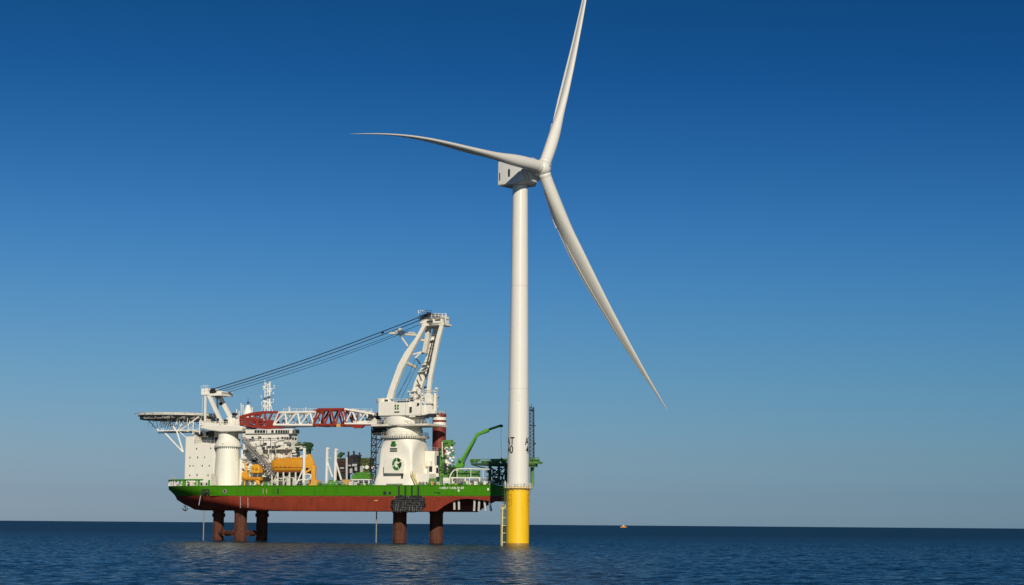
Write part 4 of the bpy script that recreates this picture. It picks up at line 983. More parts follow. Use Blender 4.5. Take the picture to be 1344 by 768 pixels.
hd2.pprism([(314, 546), (330, 541.5), (345, 539.6), (368, 539.6), (366.5, 541.5), (346, 541.5), (331, 543.5), (314.5, 548)], vBf - .5, vBf)
hd2.pprism([(314, 553.5), (345, 560), (372, 560.6), (372, 562.2), (345, 563.2), (314, 557)], vBf - .5, vBf)
for xa, ya, xb, yb in ((315, 548, 315, 556), (320, 546, 326, 559), (330, 543, 322, 558), (333, 543, 340, 561), (344, 541, 335, 560), (347, 541, 351, 559), (358, 541, 349, 558), (368, 541, 359, 559), (326, 549, 345, 551), (316, 551, 352, 553.5), (320, 548.6, 334, 551), (322, 554, 346, 556.5)):
    for v in (vBn + .2, vBf - .3): hd2.tube(P(xa, ya, v), P(xb, yb, v), .34, n=6)
for x, y in ((315, 548), (330, 544), (345, 541), (356, 541), (367, 541), (315, 556), (330, 560), (345, 562), (360, 561)): hd2.tube(P(x, y, vBn), P(x, y, vBn) + np.array([0, vBf - vBn, 0]), .3, n=6)
hd2.build('boom_head', M['boomred'], boom)
hw2 = MB()
for k in range(60):
    x = random.uniform(318, 356); y = random.uniform(545, 558); hw2.pbox(x, y, x + random.uniform(.8, 3), y + random.uniform(.5, 1.6), vBn + .6 + random.random(), vBn + 2.4)
hw2.build('sheave_gear', M['offwhite'], boom)
sec2 = section((452, 537.2), (455, 557.8), (417, 537.6), (411, 557.8), 3, .46, .32, None, '')
sec2.pprism([(418, 536.2), (451, 536.2), (451, 538.6), (412, 540.2), (411, 538.6)], vBn - .25, vBn + .5); sec2.pprism([(411, 557), (430, 557.5), (452, 556.4), (492, 556.8), (492, 558.4), (478, 558.6), (474, 562), (464, 562), (462, 559.5), (411, 559.4)], vBn - .25, vBn + .6)
sec2.tube(P(452, 538, vBn), P(470, 541, vBn), .3, n=6); sec2.tube(P(470, 541, vBn), P(468, 557, vBn), .26, n=6)
sec2.build('red_boom_section', M['boomred'], boom)
sec3 = section((490, 543.5), (486, 556.4), (452.5, 537.2), (453, 556.2), 2, .40, .28, None, '')
sec3.pprism([(465, 553.6), (478, 552), (490, 547), (492, 551), (480, 555.5), (466, 556)], vBn - .1, vBn + .8); sec3.pprism([(484, 549), (497, 551), (500, 557), (486, 557)], vBn - .3, vBf)
for k in range(22):
    x = random.uniform(455, 488); y = random.uniform(534.5, 540) + (x - 455) * .17; sec3.pbox(x, y, x + random.uniform(.8, 2.4), y + random.uniform(.6, 2), vBn + .5, vBn + 2)
sec3.rail([tuple(P(372, 540.2, vBn + 2)), tuple(P(488, 541, vBn + 2))], 1.0, 2.4, .05)
sec3.tube(P(379.5, 541, vBn), P(379.5, 533.6, vBn), .16, n=5); sec3.tube(P(401.5, 540.5, vBn), P(401.5, 534.5, vBn), .1, n=5)
sec3.build('white_boom_section', M['whiteclean'], boom)
bd = MB()
for x0, x1, y0, y1 in ((482, 492, 546.5, 551.5), (424, 432, 558.8, 560.4), (436, 446, 558.6, 560.2), (384, 410, 558.4, 560.4), (362, 384, 559, 561.4), (478, 480, 541, 547), (487, 494, 541.5, 546)): bd.pbox(x0, y0, x1, y1, vBn + .9, vBn + 3)
bd.build('boom_walkway', M['grey'], boom)
bf = MB(); q = P(487, 548.5, vBn); bf.tube((q[0], vBn - .3, q[2]), (q[0], vBf + .3, q[2]), 1.1, n=20); bf.pbox(480, 549, 490, 552, vBn - .2, vBn + .8); bf.build('boom_pivot', M['dark'], boom)
bt = MB(); bt.pbox(441.5, 556.6, 446.5, 560.6, vBn - .5, vBn + .3); bt.build('hook_block', M['tan'], boom)
# suspension ropes
def sag_rope(mb, a, va_, b, vb_, sag, r):
    A = Vector(P(*a, va_)); B = Vector(P(*b, vb_)); n = 20; pts = []
    for k in range(n + 1):
        t = k / n; q = A.lerp(B, t); q.z -= sag * 4 * t * (1 - t); pts.append(q)
    mb.path(pts, r, 6)
for a, va_, b, vb_, r in (((550, 416.5), 5, (277, 511.5), 5, .17), ((552, 420), 6, (283, 513.2), 6, .15), ((553, 425.5), 8.6, (291, 513.8), 8.6, .085), ((536, 434.5), 9.6, (297, 515.5), 9.6, .08)):
    mb = MB(); sag_rope(mb, a, va_, b, vb_, .9, r)
    if r == .15: mb.tube(P(503.5, 436.2, 6), P(501, 437.4, 6), .3, n=6)
    mb.build('suspension_rope', M['cable'], CR)

# ------------------------------------------------------------------ boom rest crane at the bow
vR = 9.0; rc = P(298.5, 620, vR)
BR = ship_thing('auxiliary_crane', (rc[0], vR, DECK), 'smaller white crane with triangular frame on a tapered round pedestal near the bow', 'crane')
def az_(y, v=5.0): return P(298, y, v)[2]
rp0 = 4.35
MB().lathe((rc[0], vR), [(rp0 + .15, DECK), (rp0, DECK + .6), (rp0 - .25, az_(610)), (rp0 - .62, az_(586.5)), (rp0 + .1, az_(586)), (rp0 + .15, az_(583.5)), (rp0 - .1, az_(582.8)), (rp0 - .5, az_(578.5)), (rp0 - 1.0, az_(575)), (rp0 - 1.0, az_(566))], 48).build('pedestal', M['white'], BR)
rb = MB()
for k in range(40):
    a = 2 * math.pi * k / 40; rb.box((rc[0] + 4.45 * math.cos(a) - .1, vR + 4.45 * math.sin(a) - .1, az_(587.4)), (rc[0] + 4.45 * math.cos(a) + .1, vR + 4.45 * math.sin(a) + .1, az_(585.8)))
rb.build('ring_bolt', M['grey'], BR)
rh = MB()
for x, y in ((292, 583), (306.5, 607), (304, 620.5), (300, 601), (293.5, 631.5)):
    q = P(x, y, 4.6); dx = q[0] - rc[0]; v = vR - math.sqrt(max(.1, 4.1 ** 2 - dx * dx)); rh.pbox(x - .8, y - 1, x + .8, y + 1, v - .25, v + .6)
rh.build('access_hatch', M['grey'], BR)
ap = MB(); ap.pprism([(262.3, 558.8), (270, 557.6), (312, 558.6), (318, 560), (316, 566), (290, 567), (275, 565), (263.5, 562.6)], 4.5, 13.5); apo = ap.build('slewing_platform', M['white'], BR, bevel=.3)
au = MB(); au.pprism([(297, 563), (330, 563.2), (324, 565.5), (316, 567.5), (300, 568)], 5.5, 12); au.build('platform_underframe', M['grey'], BR)
ah2 = MB()
for x0, x1, y0, y1, v in ((262.6, 266, 550.5, 558, 5), (266, 279, 553.5, 558, 5.2), (280, 292, 554, 558.4, 5.5), (297, 302, 548, 559, 6), (302.5, 308, 544.5, 559, 6.4), (308.6, 313.5, 550, 560, 6), (293, 296.5, 552, 559, 6)): ah2.pbox(x0, y0, x1, y1, v, v + 3)
ah2.build('platform_cabin', M['whiteclean'], BR, bevel=.06)
ad = MB()
for x0, x1, y0, y1 in ((277, 280.5, 548, 553.6), (264.5, 267, 548.5, 552), (293.6, 296.6, 550.5, 555), (304.5, 309, 542, 544.8), (305, 308, 542, 545), (284, 287, 549, 554)): ad.pbox(x0, y0, x1, y1, 4.9, 6)
ad.build('platform_winch', M['dark'], BR)
rl = MB(); rl.rail([tuple(P(262.5, 557.8, 4.7)), tuple(P(314, 558.6, 4.7))], 1.2, 1.0, .06)
for x, y0, y1 in ((313.8, 560, 539.5), (301, 549, 540.5), (310.5, 548, 537)): rl.tube(P(x, y0, 6), P(x, y1, 6), .16, n=5)
rl.build('platform_railing', M['whiteclean'], BR)
af = MB(); v = 5.5
af.bar(P(269.8, 517, v), P(269.2, 553, v), .6, .5); af.bar(P(273.5, 517, v), P(291.5, 556, v), 1.15, .8); af.tube(P(266, 518, v), P(264.5, 556, v), .05, n=4)
v = 11.5
af.bar(P(285.2, 519, v), P(285.8, 556, v), .5, .5); af.bar(P(287.5, 519, v), P(305, 552, v), 1.3, .8); af.bar(P(278.5, 556, v), P(283, 536, v), .3, .3)
for x, y in ((270, 519), (273.5, 518.5), (269.3, 551), (290, 553)): af.tube(P(x, y, 5.5), P(x, y, 5.5) + np.array([0, 6, 0]), .28, n=6)
af.build('lattice_frame', M['white'], BR)
at_ = MB(); at_.pbox(264, 510, 267, 518, 5, 12); at_.pbox(268.6, 509.6, 272.4, 515.5, 5, 12); at_.pbox(264, 515.2, 275, 518.4, 4.9, 12.1); at_.pbox(275, 516, 290, 519.4, 5, 12); at_.pbox(285, 513.5, 291.5, 516.4, 5.4, 11.6)
for k in range(12):
    x = random.uniform(281, 294); y = random.uniform(512.6, 518); at_.pbox(x, y, x + 1.2, y + 1.4, 5 + random.random() * 4, 10)
at_.rail([tuple(P(264, 510, 5)), tuple(P(273, 509.6, 5))], 1.0, .8, .07)
at_o = at_.build('frame_head', M['whiteclean'], BR, bevel=.08)
ash = MB()
for v in (4.6, 9.8):
    q = P(278, 511.8, v); ash.tube((q[0], v, q[2]), (q[0], v + 1.2, q[2]), .62, n=18); ash.pbox(275, 512, 281.5, 515.6, v, v + 1)
ash.pbox(282.5, 519.6, 288, 523.2, 5.4, 6); q = P(289.8, 530, 11); ash.tube((q[0], 10.7, q[2]), (q[0], 11.4, q[2]), .55, n=16)
ash.build('sheave', M['dark'], at_o)

# ------------------------------------------------------------------ lifeboats and deck cranes along the near side
vO = 4.5
def boat_hull(name, x0, x1, yt, yb, v0, v1, m, parent, nose=.16):
    a = P(x0, (yt + yb) / 2, v0); b = P(x1, (yt + yb) / 2, v0); zt2 = P(x0, yt, v0)[2]; zb2 = P(x0, yb, v0)[2]; zc = (zt2 + zb2) / 2; hh = (zt2 - zb2) / 2; hv = (v1 - v0) / 2; vc = (v0 + v1) / 2
    rings = []
    for s, k in ((0, .35), (.03, .58), (.08, .78), (.15, .95), (.22, 1), (.9, 1), (.97, .97), (1, .86)):
        x = a[0] + (b[0] - a[0]) * s; rr_ = []
        for j in range(24):
            t = 2 * math.pi * j / 24; c, sn = math.cos(t), math.sin(t)
            rr_.append((x, vc + hv * k * math.copysign(abs(c) ** .5, c), zc + hh * k ** (.6) * math.copysign(abs(sn) ** .55, sn)))
        rings.append(rr_)
    return MB().loft(rings).build(name, m, parent)
LB = ship_thing('lifeboat', (P(374, 611, vO)[0], vO + 1.6, P(374, 619, vO)[2]), 'large enclosed orange lifeboat hung above the green hull beside the bridge', 'lifeboat')
boat_hull('hull', 353, 397, 602.2, 619, vO, vO + 3.6, M['orange'], LB)
lb = MB(); lb.pbox(358, 613.4, 396, 614.1, vO - .06, vO + .2); lb.pbox(360, 618, 396, 620, vO + .6, vO + 3); lb.build('rubbing_strip', M['darkorange'], LB)
lbw = MB()
for x in (362, 367.5, 373, 378.5): lbw.pbox(x, 612.6, x + 2, 613.3, vO - .04, vO + .2)
lbw.build('porthole', M['glass'], LB)
lbt = MB(); lbt.pbox(385, 600.4, 393, 603, vO + .8, vO + 2.6); lbt.pbox(366, 601.2, 372, 603, vO + 1, vO + 2.4)
for x0, x1 in ((361, 364), (375, 378), (380, 383)): lbt.pbox(x0, 600.8, x1, 603.2, vO + .4, vO + 1.2)
lbt.build('conning_hatch', M['orange'], LB, bevel=.1)
lbh = MB()
for x in (390.5, 360): lbh.tube(P(x, 603, vO + 1.6), P(x, 594, vO + 1.6), .09, n=5)
lbh.build('fall_wire', M['dark'], LB)
# cradle below the lifeboat
DV = ship_thing('boat_cradle', (P(372, 636, vO)[0], vO, DECK), 'grey steel cradle legs and pipework under the large orange lifeboat', 'cradle')
cd = MB(); cdd = MB()
for x in (357, 364.5, 372, 380, 388): cd.tube(P(x, 637, vO + .5), P(x, 620, vO + .5), .3, n=6)
for xa, ya, xb, yb in ((357, 636, 364, 621), (372, 636, 380, 622), (380, 632, 372, 624), (364, 628, 390, 627), (355, 632, 372, 631), (368, 629, 377, 626)): cd.tube(P(xa, ya, vO + .3), P(xb, yb, vO + .3), .16, n=5)
for x in (360, 376, 384): cd.pbox(x, 628, x + 3, 637, vO, vO + 1)
cd.build('cradle_leg', M['offwhite'], DV)
for x0, x1, y0, y1, v in ((356, 366, 624, 637, vO + 2), (367, 379, 622, 637, vO + 2.4), (381, 395, 624, 636, vO + 2), (340, 350, 626, 633, vO + 2), (350, 356, 628, 637, vO + 2.2)): cdd.pbox(x0, y0, x1, y1, v, v + 1.5)
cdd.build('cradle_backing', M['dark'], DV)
# small rescue boat with its orange davit
RB = ship_thing('rescue_boat', (P(328, 628, 3)[0], 4, P(328, 631, 3)[2]), 'small narrow orange rescue boat at the foot of the bow crane', 'rescue boat')
boat_hull('hull', 316, 341, 626.2, 631, 3, 5, M['orange'], RB)
t_ = MB(); t_.pbox(319, 628.7, 339, 629.3, 2.95, 3.2); t_.build('rubbing_strip', M['darkorange'], RB)
k_ = MB(); k_.tube(P(336, 630, 3.4), P(340.5, 636.5, 3.4), .4, n=8); k_.tube(P(333, 628, 3.4), P(341, 633, 3.4), .3, n=8); k_.tube(P(321, 631, 3.5), P(321, 637.5, 3.5), .22, n=6); k_.build('launch_arm', M['yelloworange'], RB)
DC = ship_thing('boat_davit', (P(320, 626, 3.4)[0], 4.4, P(320, 627, 3.4)[2]), 'orange hooked davit arm rising above the small rescue boat', 'davit')
d1 = MB(); d1.path([tuple(P(*q, 4.4)) for q in ((321, 627), (323, 621), (323.6, 615), (322.6, 610), (320.6, 607.6))], .34, 7); d1.pprism([(316.5, 626.5), (317.5, 620), (320, 618), (323, 620), (324.5, 626.5)], 4, 5.4); d1.build('davit_arm', M['yelloworange'], DC, bevel=.05)
d2 = MB(); d2.ball(P(319, 616.4, 4.2), .42, 6); d2.build('winch_drum', M['darkorange'], DC)
OB = ship_thing('winch_unit', (P(334, 616, 4)[0], 5, P(334, 621, 4)[2]), 'square weathered orange winch box behind the small rescue boat', 'winch')
o1 = MB(); o1.pbox(329, 611.5, 340, 621, 4, 6.4); o1.pbox(331, 609.6, 338, 612, 4.3, 6); o1.build('winch_housing', M['yelloworange'], OB, bevel=.2)
o2 = MB()
for x0, x1, y0, y1 in ((331, 333.5, 613.5, 617), (335, 338.5, 614.5, 618)): o2.pbox(x0, y0, x1, y1, 3.93, 4.2)
o2.build('louvre_panel', M['ochre'], OB)
o3 = MB()
for x in (331, 338): o3.tube(P(x, 621, 4.6), P(x, 637.5, 4.6), .2, n=6)
o3.build('stand_leg', M['grey'], OB)
# orange provision crane right of the lifeboat
OC = ship_thing('provision_crane', (P(408, 637, 6)[0], 6, DECK), 'yellow orange deck crane with bent arm at the end of the large lifeboat', 'crane')
c1 = MB(); c1.bar(P(411.5, 637, 6), P(412, 612, 6), 1.3, 1.3); c1.pprism([(402, 637.5), (404, 631), (410, 629), (416, 631), (416, 637.5)], 5, 7.5); c1.build('crane_column', M['yelloworange'], OC, bevel=.12)
c2 = MB(); c2.pprism([(399.5, 611.5), (401, 602), (404, 596), (405.8, 596), (409, 603), (411, 609), (408, 612)], 5.4, 6.6); c2.bar(P(398, 612.5, 6), P(413, 612, 6), 1.0, 1.0); c2.bar(P(399, 622, 6), P(410, 615, 6), .7, .8); c2.build('crane_arm', M['yelloworange'], OC, bevel=.1)
c3 = MB(); c3.pbox(394, 605, 400, 610, 5.6, 6.4); c3.pbox(403, 615, 407, 624, 6.8, 7.4); c3.build('hydraulic_block', M['darkorange'], OC)
# white davit post in front of it
WD = ship_thing('white_davit', (P(399, 637, 2)[0], 2, DECK), 'tall white davit post with curved hoop in front of the orange crane', 'davit')
w1 = MB(); w1.bar(P(398.6, 637.5, 2), P(399.8, 588, 2), .75, .7); w1.build('post', M['whiteclean'], WD, bevel=.06)
w2 = MB(); w2.tube(P(397.6, 616, 2), P(388.5, 636.5, 2), .24, n=6); w2.path([tuple(P(*q, 2)) for q in ((388, 636), (390, 631.5), (396, 629.6), (403, 630), (407.5, 627.5), (408.4, 624), (405, 622.4), (400, 622.8))], .24, 6); w2.build('hoop', M['whiteclean'], WD)
# dark green folded crane behind
GC = ship_thing('folded_crane', (P(402, 600, 9)[0], 9, P(402, 600, 9)[2] - 4), 'dark green folded deck crane above the orange lifeboat', 'crane')
g1 = MB(); g1.pprism([(386.5, 583), (390, 583.5), (394, 582), (399, 580), (405, 580.6), (408.8, 583), (408, 586), (406, 588), (404.5, 597.5), (402, 597.5), (401, 590), (396, 588.6), (393.5, 592), (390.5, 591.5), (390, 586.5), (386.5, 585.5)], 9, 10.6); g1.build('folded_boom', M['darkgreen'], GC, bevel=.15)
g2 = MB()
for k in range(36):
    x = random.uniform(388, 407); y = random.uniform(580, 589); g2.pbox(x, y, x + random.uniform(.8, 2.6), y + random.uniform(.8, 2.2), 8.4, 9.4)
g2.build('hydraulic_gear', M['darkgreen'], GC); g3 = MB(); g3.tube(P(403.4, 597, 9.8), P(403.4, 610, 9.8), .9, n=12); g3.build('column', M['offwhite'], GC)
# braced white masts amidships
for i, (x, y0, xb, yb, lab) in enumerate(((429.4, 588, 436.5, 626.5, 'slender white braced post standing clear of other machinery between the orange and dark ones'), (440.6, 589.5, 448, 630, 'slender white braced post standing beside the dark reel rack'))):
    e = ship_thing('braced_post', (P(x, 637, 2.5)[0], 2.5, DECK), lab, 'post', 'white braced posts amidships')
    m1 = MB(); m1.bar(P(x - .8, 637.5, 2.5), P(x + .4, y0, 2.5), .62, .6); m1.pbox(x - 1, y0 - .6, x + 1.7, y0 + 2, 2.1, 2.9); m1.build('post', M['whiteclean'], e)
    m2 = MB(); m2.bar(P(x + .4, 606, 2.5), P(xb, yb, 2.5), .4, .4); m2.tube(P(x, 600.5, 2.5), P(x + 6, 601.5, 2.5), .07, n=4); m2.build('brace', M['whiteclean'], e)
# dark machinery
DR = ship_thing('reel_rack', (P(448, 637, 5)[0], 6, DECK), 'tall dark brown reel rack between the white post and pipe', 'rack')
r1 = MB(); r1.pbox(440.5, 601.5, 454.5, 631, 6.5, 9); r1.build('backing_panel', M['dark'], DR)
r2 = MB()
for y in (605, 608.5, 613.5, 618.5): r2.pbox(444, y, 452.5, y + 1.5, 6.2, 6.5)
r2.build('rusty_shelf', M['rust'], DR)
r3 = MB(); r3.pbox(446, 613.6, 451, 615.4, 6.0, 6.2); r3.tube(P(455, 632, 5.6), P(455, 600, 5.6), .36, n=8); r3.build('white_pipe', M['lightgrey'], DR)
r4 = MB(); r4.bar(P(443, 602, 6.8), P(449, 595, 6.8), 1.1, 1); r4.pbox(446.5, 594, 450.5, 597, 6.5, 7.5); r4.build('hydraulic_arm', M['darkgreen'], DR)
PU = ship_thing('pump_skid', (P(465, 637, 6)[0], 7, DECK), 'dark pump unit with three exhaust stacks behind the green tank', 'pump')
p1 = MB()
for x, w, y0 in ((457, 1.5, 592.5), (464, 1.7, 591.8), (471.5, 1.2, 593.6)): p1.pbox(x - w / 2, y0 + 1, x + w / 2, 605, 6.4, 6.8); p1.ball(P(x + .3, y0 + 1.2, 6.6), .34, 5); p1.pbox(x - 1.6, y0 + 5, x + 1, y0 + 8, 6.4, 7)
p1.build('exhaust', M['dark'], PU)
p2 = MB(); p2.pprism([(456.5, 609), (458, 602), (461, 597), (466, 596.5), (470, 601), (470, 609)], 6.2, 8.2); p2.pbox(457, 608, 470, 621, 6.8, 8.4)
for k in range(40):
    x = random.uniform(455.5, 471); y = random.uniform(596, 624); p2.pbox(x, y, x + random.uniform(.8, 2.5), y + random.uniform(.8, 2.2), 5.8, 6.6)
p2.build('engine_block', M['dark'], PU)
p3 = MB()
for x0, x1, y0, y1 in ((462, 468, 609, 612), (457, 460, 610, 612), (465.5, 468, 613, 618), (472.5, 476, 612, 623), (459, 462, 615, 621)): p3.pbox(x0, y0, x1, y1, 5.5, 5.9)
p3.build('control_cabinet', M['lightgrey'], PU)
GT = ship_thing('green_tank_unit', (P(473, 637, 4)[0], 5, DECK), 'bright green covered machine on a white table near the crane pedestal', 'machine')
t1 = MB(); t1.pprism([(461.5, 629), (462, 624), (467, 621.5), (473, 619.5), (480, 620.5), (484.5, 621), (484.5, 629)], 4, 7); t1.build('green_cover', M['deckgreen'], GT, bevel=.1)
t2 = MB(); t2.pbox(461, 629, 485, 630.2, 3.6, 7.4)
for x in (462, 470, 477, 484): t2.pbox(x - .5, 630, x + .5, 637.5, 3.8, 4.2)
t2.build('white_table', M['whiteclean'], GT)
t3 = MB(); t3.pbox(465, 631, 480, 637, 5, 6.4); t3.build('valve_block', M['dark'], GT)
t4 = MB()
for k in range(26):
    x = random.uniform(462, 484); y = random.uniform(618.5, 628); t4.pbox(x, y, x + random.uniform(.6, 2), y + random.uniform(.6, 1.6), 3.7, 4)
t4.build('hose_fitting', M['leafgreen'], GT)
OL = ship_thing('olive_winch', (P(478, 637, 8)[0], 8.5, DECK), 'olive mottled winch with two round white dials beside the pedestal', 'winch')
w1 = MB(); w1.pbox(471.5, 601, 486, 612, 8, 10.5); w1.pbox(473, 611, 485, 620, 8.4, 10.2)
for k in range(34):
    x = random.uniform(471, 484.5); y = random.uniform(600.4, 610); w1.pbox(x, y, x + random.uniform(.8, 2.2), y + random.uniform(.8, 1.8), 7.5, 8)
w1.build('winch_body', M['olive'], OL)
w2 = MB()
for x, y, r in ((476, 613.6, .52), (481.6, 613.4, .62)): q = P(x, y, 7.6); w2.tube((q[0], 7.5, q[2]), (q[0], 8, q[2]), r, n=16)
w2.pbox(487, 612, 494, 615, 7.6, 8.4); w2.build('dial', M['whiteclean'], OL)
TB = ship_thing('tan_crate', (P(452.5, 636, 2)[0], 3, DECK), 'small tan crate on deck at the foot of the dark rack', 'crate')
b1 = MB(); b1.pbox(448.4, 629.6, 457.2, 637.5, 2.2, 4.4); b1.build('crate_body', M['tan'], TB, bevel=.06)
b2 = MB()
for x in (449.4, 452.6, 455.6): b2.pbox(x, 629.4, x + .7, 637.5, 2.1, 2.25)
b2.build('batten', M['ochre'], TB)
GN = ship_thing('covered_net_heap', (P(432, 637, 2)[0], 3.5, DECK), 'low heap of green netting on deck below the two white posts', 'netting')
n1 = MB(); rngs = []
for i, (x, h) in enumerate(((420, 1), (424, 2.2), (428, 3), (432, 6.5), (436, 8.2), (440, 7.4), (443, 4), (446, 1.2))):
    q = P(x, 637.5, 2.5); rngs.append([(q[0], 3.2 + 1.5 * math.cos(t), DECK + (.05 + h / 4.2 * max(0, math.sin(t)))) for t in np.linspace(-.1, math.pi + .1, 12)])
n1.loft(rngs); n1.build('netting', M['deckgreen'], GN)
n2 = MB()
for k in range(60):
    x = random.uniform(422, 445); y = random.uniform(629.5, 637) if 430 < x < 442 else random.uniform(634, 637); n2.pbox(x, y, x + random.uniform(.5, 1.6), y + random.uniform(.4, 1.4), 1.8 + random.random(), 3)
n2.build('netting_fold', M['leafgreen'], GN)
# green knuckle crane
KC = ship_thing('knuckle_crane', (P(601, 637, 6)[0], 6, DECK), 'bright green knuckle boom crane folded upward at the stern', 'crane')
k1 = MB(); q = P(601, 620, 6); k1.tube((q[0], 6, DECK), (q[0], 6, P(601, 612, 6)[2]), .75, .65, 14); k1.pprism([(598, 613.5), (599, 607.5), (603, 605), (606.5, 606), (607.5, 610), (606, 614)], 5.2, 6.8); k1.build('crane_base', M['cranegreen'], KC, bevel=.1)
k2 = MB(); k2.bar(P(603, 609.5, 6), P(626.5, 570.5, 6), .78, .7); k2.ball(P(604, 604.5, 6), .8, 7); k2.build('lower_boom', M['cranegreen'], KC, bevel=.05)
k3 = MB(); k3.bar(P(624.5, 571.5, 6), P(641, 564, 6), .9, .6); k3.bar(P(640, 564.4, 6), P(657.5, 558.6, 6), .7, .5); k3.build('upper_boom', M['cranegreen'], KC, bevel=.05)
k4 = MB(); k4.bar(P(608.5, 608, 5.5), P(624.5, 576.5, 5.5), .34, .34); k4.bar(P(629, 571, 5.4), P(642, 566.6, 5.4), .26, .26); k4.ball(P(604, 606, 5.2), .5, 6); k4.build('hydraulic_cylinder', M['darkgreen'], KC)
k5 = MB(); k5.pbox(655.5, 557.4, 658.6, 560.6, 5.6, 6.4); k5.tube(P(657.6, 560, 6), P(657.8, 604, 6), .045, n=4); k5.pbox(657, 601, 658.6, 604.5, 5.8, 6.2); k5.build('hook_line', M['dark'], KC)
# green machine stack beside the funnel
GS = ship_thing('green_machine_stack', (P(586, 637, 5)[0], 6, DECK), 'tall cluttered green and white machine stack beside the red exhaust stack', 'machine')
s1 = MB(); s1.pbox(577, 596, 582.5, 637, 6.5, 9); s1.pbox(580.5, 577.5, 592, 588, 6.5, 8); s1.pbox(579, 612, 594, 637, 6.8, 9)
for k in range(90):
    x = random.uniform(577, 594); y = random.uniform(577.5, 634); s1.pbox(x, y, x + random.uniform(.8, 3), y + random.uniform(.8, 3), 5.2 + random.random(), 6.6)
s1.build('green_frame', M['leafgreen'], GS)
s2 = MB()
for x, y, r in ((587.6, 596, .62), (592.5, 588, .55), (591, 602, .5), (586, 607, .5), (593.4, 605, .4)): s2.ball(P(x, y, 5), r, 6)
for k in range(22):
    x = random.uniform(583, 594); y = random.uniform(586, 614); s2.pbox(x, y, x + random.uniform(.8, 2.6), y + random.uniform(.8, 2.6), 5.2, 6)
s2.tube(P(580.4, 600, 5), P(580.4, 580, 5), .14, n=5); s2.build('white_tank', M['whiteclean'], GS)
s3 = MB(); s3.pbox(575.5, 588, 579.5, 612, 7.4, 8.4); s3.pbox(583, 609, 586, 618, 5, 5.2); s3.pbox(590, 611, 594, 620, 5.4, 6); s3.build('dark_duct', M['dark'], GS)
# black lattice mast behind the turbine tower
LM = ship_thing('lattice_mast', (P(698, 606, 26)[0], 26.2, P(698, 606, 26)[2]), 'thin black lattice mast on a green platform beside the turbine tower', 'mast')
m1 = MB(); vM = 25.5
for x in (695.5, 700.6): m1.tube(P(x, 607, vM), P(x - .3 if x > 698 else x, 534.5, vM), .24 if x > 698 else .16, n=6); m1.tube(P(x, 607, vM + 1.2), P(x, 536, vM + 1.2), .16, n=5)
for k in range(15):
    y = 606 - k * 4.8; m1.tube(P(695.5, y, vM), P(700.4, y - (2.4), vM), .10, n=4); m1.tube(P(700.4, y - 2.4, vM), P(695.5, y - 4.8, vM), .10, n=4)
m1.build('lattice', M['dark'], LM)
m2 = MB(); m2.tube(P(696, 558.6, vM - .1), P(703.4, 558.6, vM - .1), .14, n=5); m2.tube(P(695, 538.8, vM - .1), P(700.5, 538.8, vM - .1), .22, n=5); m2.tube(P(697.2, 540, vM), P(697.4, 530, vM), .1, n=4); m2.pbox(699.6, 581, 702, 583.4, vM - .4, vM + .2); m2.pbox(695.5, 603, 701, 606.8, vM - .3, vM + 1.5); m2.build('cross_arm', M['dark'], LM)
# tyre fenders over the side
FC = ship_thing('fender_curtain', (P(536, 661, 0)[0], -.6, KEEL), 'dark curtain of chained black tyres hanging over the red hull side', 'fender')
tz0 = P(536, 652.6, -.6)[2]; tz1 = P(536, 670.5, -.6)[2]; ty = MB(); first = None; cnt = 0
ROWS = 7
for r in range(ROWS):
    y = 653.4 + r * 2.75; w_ = (15.5, 18, 20, 20.5, 20, 18.5, 15.5)[r]; xa = 537 - r * .6 - w_; xb = 538 - r * .4 + w_; n = 13
    for k in range(n):
        x = xa + (xb - xa) * (k + (.25 if r % 2 else 0)) / (n - .6) + random.uniform(-.5, .5); c = P(x, y + random.uniform(-.9, .9), -.5)
        if first is None:
            mb = MB(); mb.torus((0, 0, 0), .46, .22, 'y', 16, 8); first = mb.build('tyre', M['rubber'], None, origin=(0, 0, 0)); o = first
        else:
            o = first.copy(); COL.objects.link(o)
        o.parent = FC; o.location = (c[0] - FC['_o'][0], -.42 + random.uniform(-.2, .12) - FC['_o'][1], c[2] - FC['_o'][2]); o.rotation_euler = (random.uniform(-.6, .6), random.uniform(0, 3), random.uniform(-.5, .5)); o.scale = [random.uniform(.75, 1.15)] * 3
        cnt += 1
ch = MB()
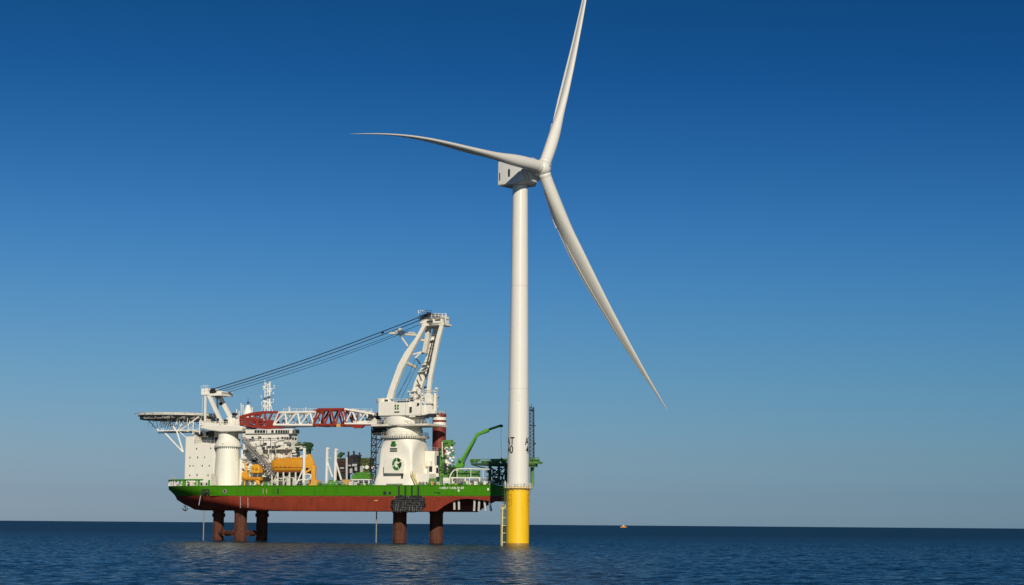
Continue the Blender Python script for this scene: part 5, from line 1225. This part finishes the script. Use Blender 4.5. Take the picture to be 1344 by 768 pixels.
for k in range(13):
    x = 518 + k * 3.1; ch.tube(P(x, 651, -.4), P(x - 2 + random.uniform(-1, 1), 671.0, -.85), .05, n=4)
for k in range(6): ch.tube(P(519 - k * .6, 654 + k * 3, -.75), P(555.5, 654.4 + k * 3, -.75), .04, n=4)
ch.build('chain', M['grey'], FC)
bk = MB(); bk.pprism([(522, 652.5), (555, 652.5), (555, 668), (517, 668)], -.14, -.04); bk.build('backing_mat', M['rubber'], FC)
# anchor at the bow
AN = ship_thing('bow_anchor', (P(243, 663, 11)[0], 11, P(243, 668, 11)[2]), 'small dark anchor hanging under the curved bow', 'anchor')
a1 = MB(); a1.tube(P(243, 660, 11), P(243, 671, 11), .16, n=6); a1.path([tuple(P(*q, 11)) for q in ((239.4, 667), (241, 669.4), (243, 670.6), (245, 669.4), (246.6, 667))], .18, 6); a1.tube(P(240.6, 664.4, 11), P(245.6, 665.6, 11), .12, n=5); a1.tube(P(243, 661, 11), P(244, 655, 12), .08, n=4); a1.build('shank_and_flukes', M['dark'], AN)

# ------------------------------------------------------------------ distant boat on the horizon
D = 5200.0; r_ = ray(818, 690); bx = r_[0] / r_[1] * D
DB = world_thing('distant_boat', (bx, D, 0), 'tiny orange and white boat far off near the horizon', 'boat')
b = MB(); rings = []
for x, w, z0 in ((-8, 1.6, .3), (-7.5, 2.2, 0), (4, 2.3, 0), (7.5, 1.2, .4), (9.2, .15, 1)): rings.append([(bx + x, D - w, 2.6 + max(0, x) * .08), (bx + x, D - w * .7, z0), (bx + x, D + w * .7, z0), (bx + x, D + w, 2.6 + max(0, x) * .08)])
b.loft(rings); b.build('hull', M['wood'], DB)
b = MB(); b.box((bx - 2, D - 1.7, 2.5), (bx + 3.6, D + 1.7, 5.2)); b.box((bx - .5, D - 1.4, 5.2), (bx + 2.6, D + 1.4, 7.2)); b.build('wheelhouse', M['tan'], DB)
b = MB(); b.tube((bx, D, 7), (bx, D, 11), .2, n=5); b.tube((bx - 6, D, 2), (bx - 6, D, 7), .2, n=5); b.build('mast', M['lightgrey'], DB)
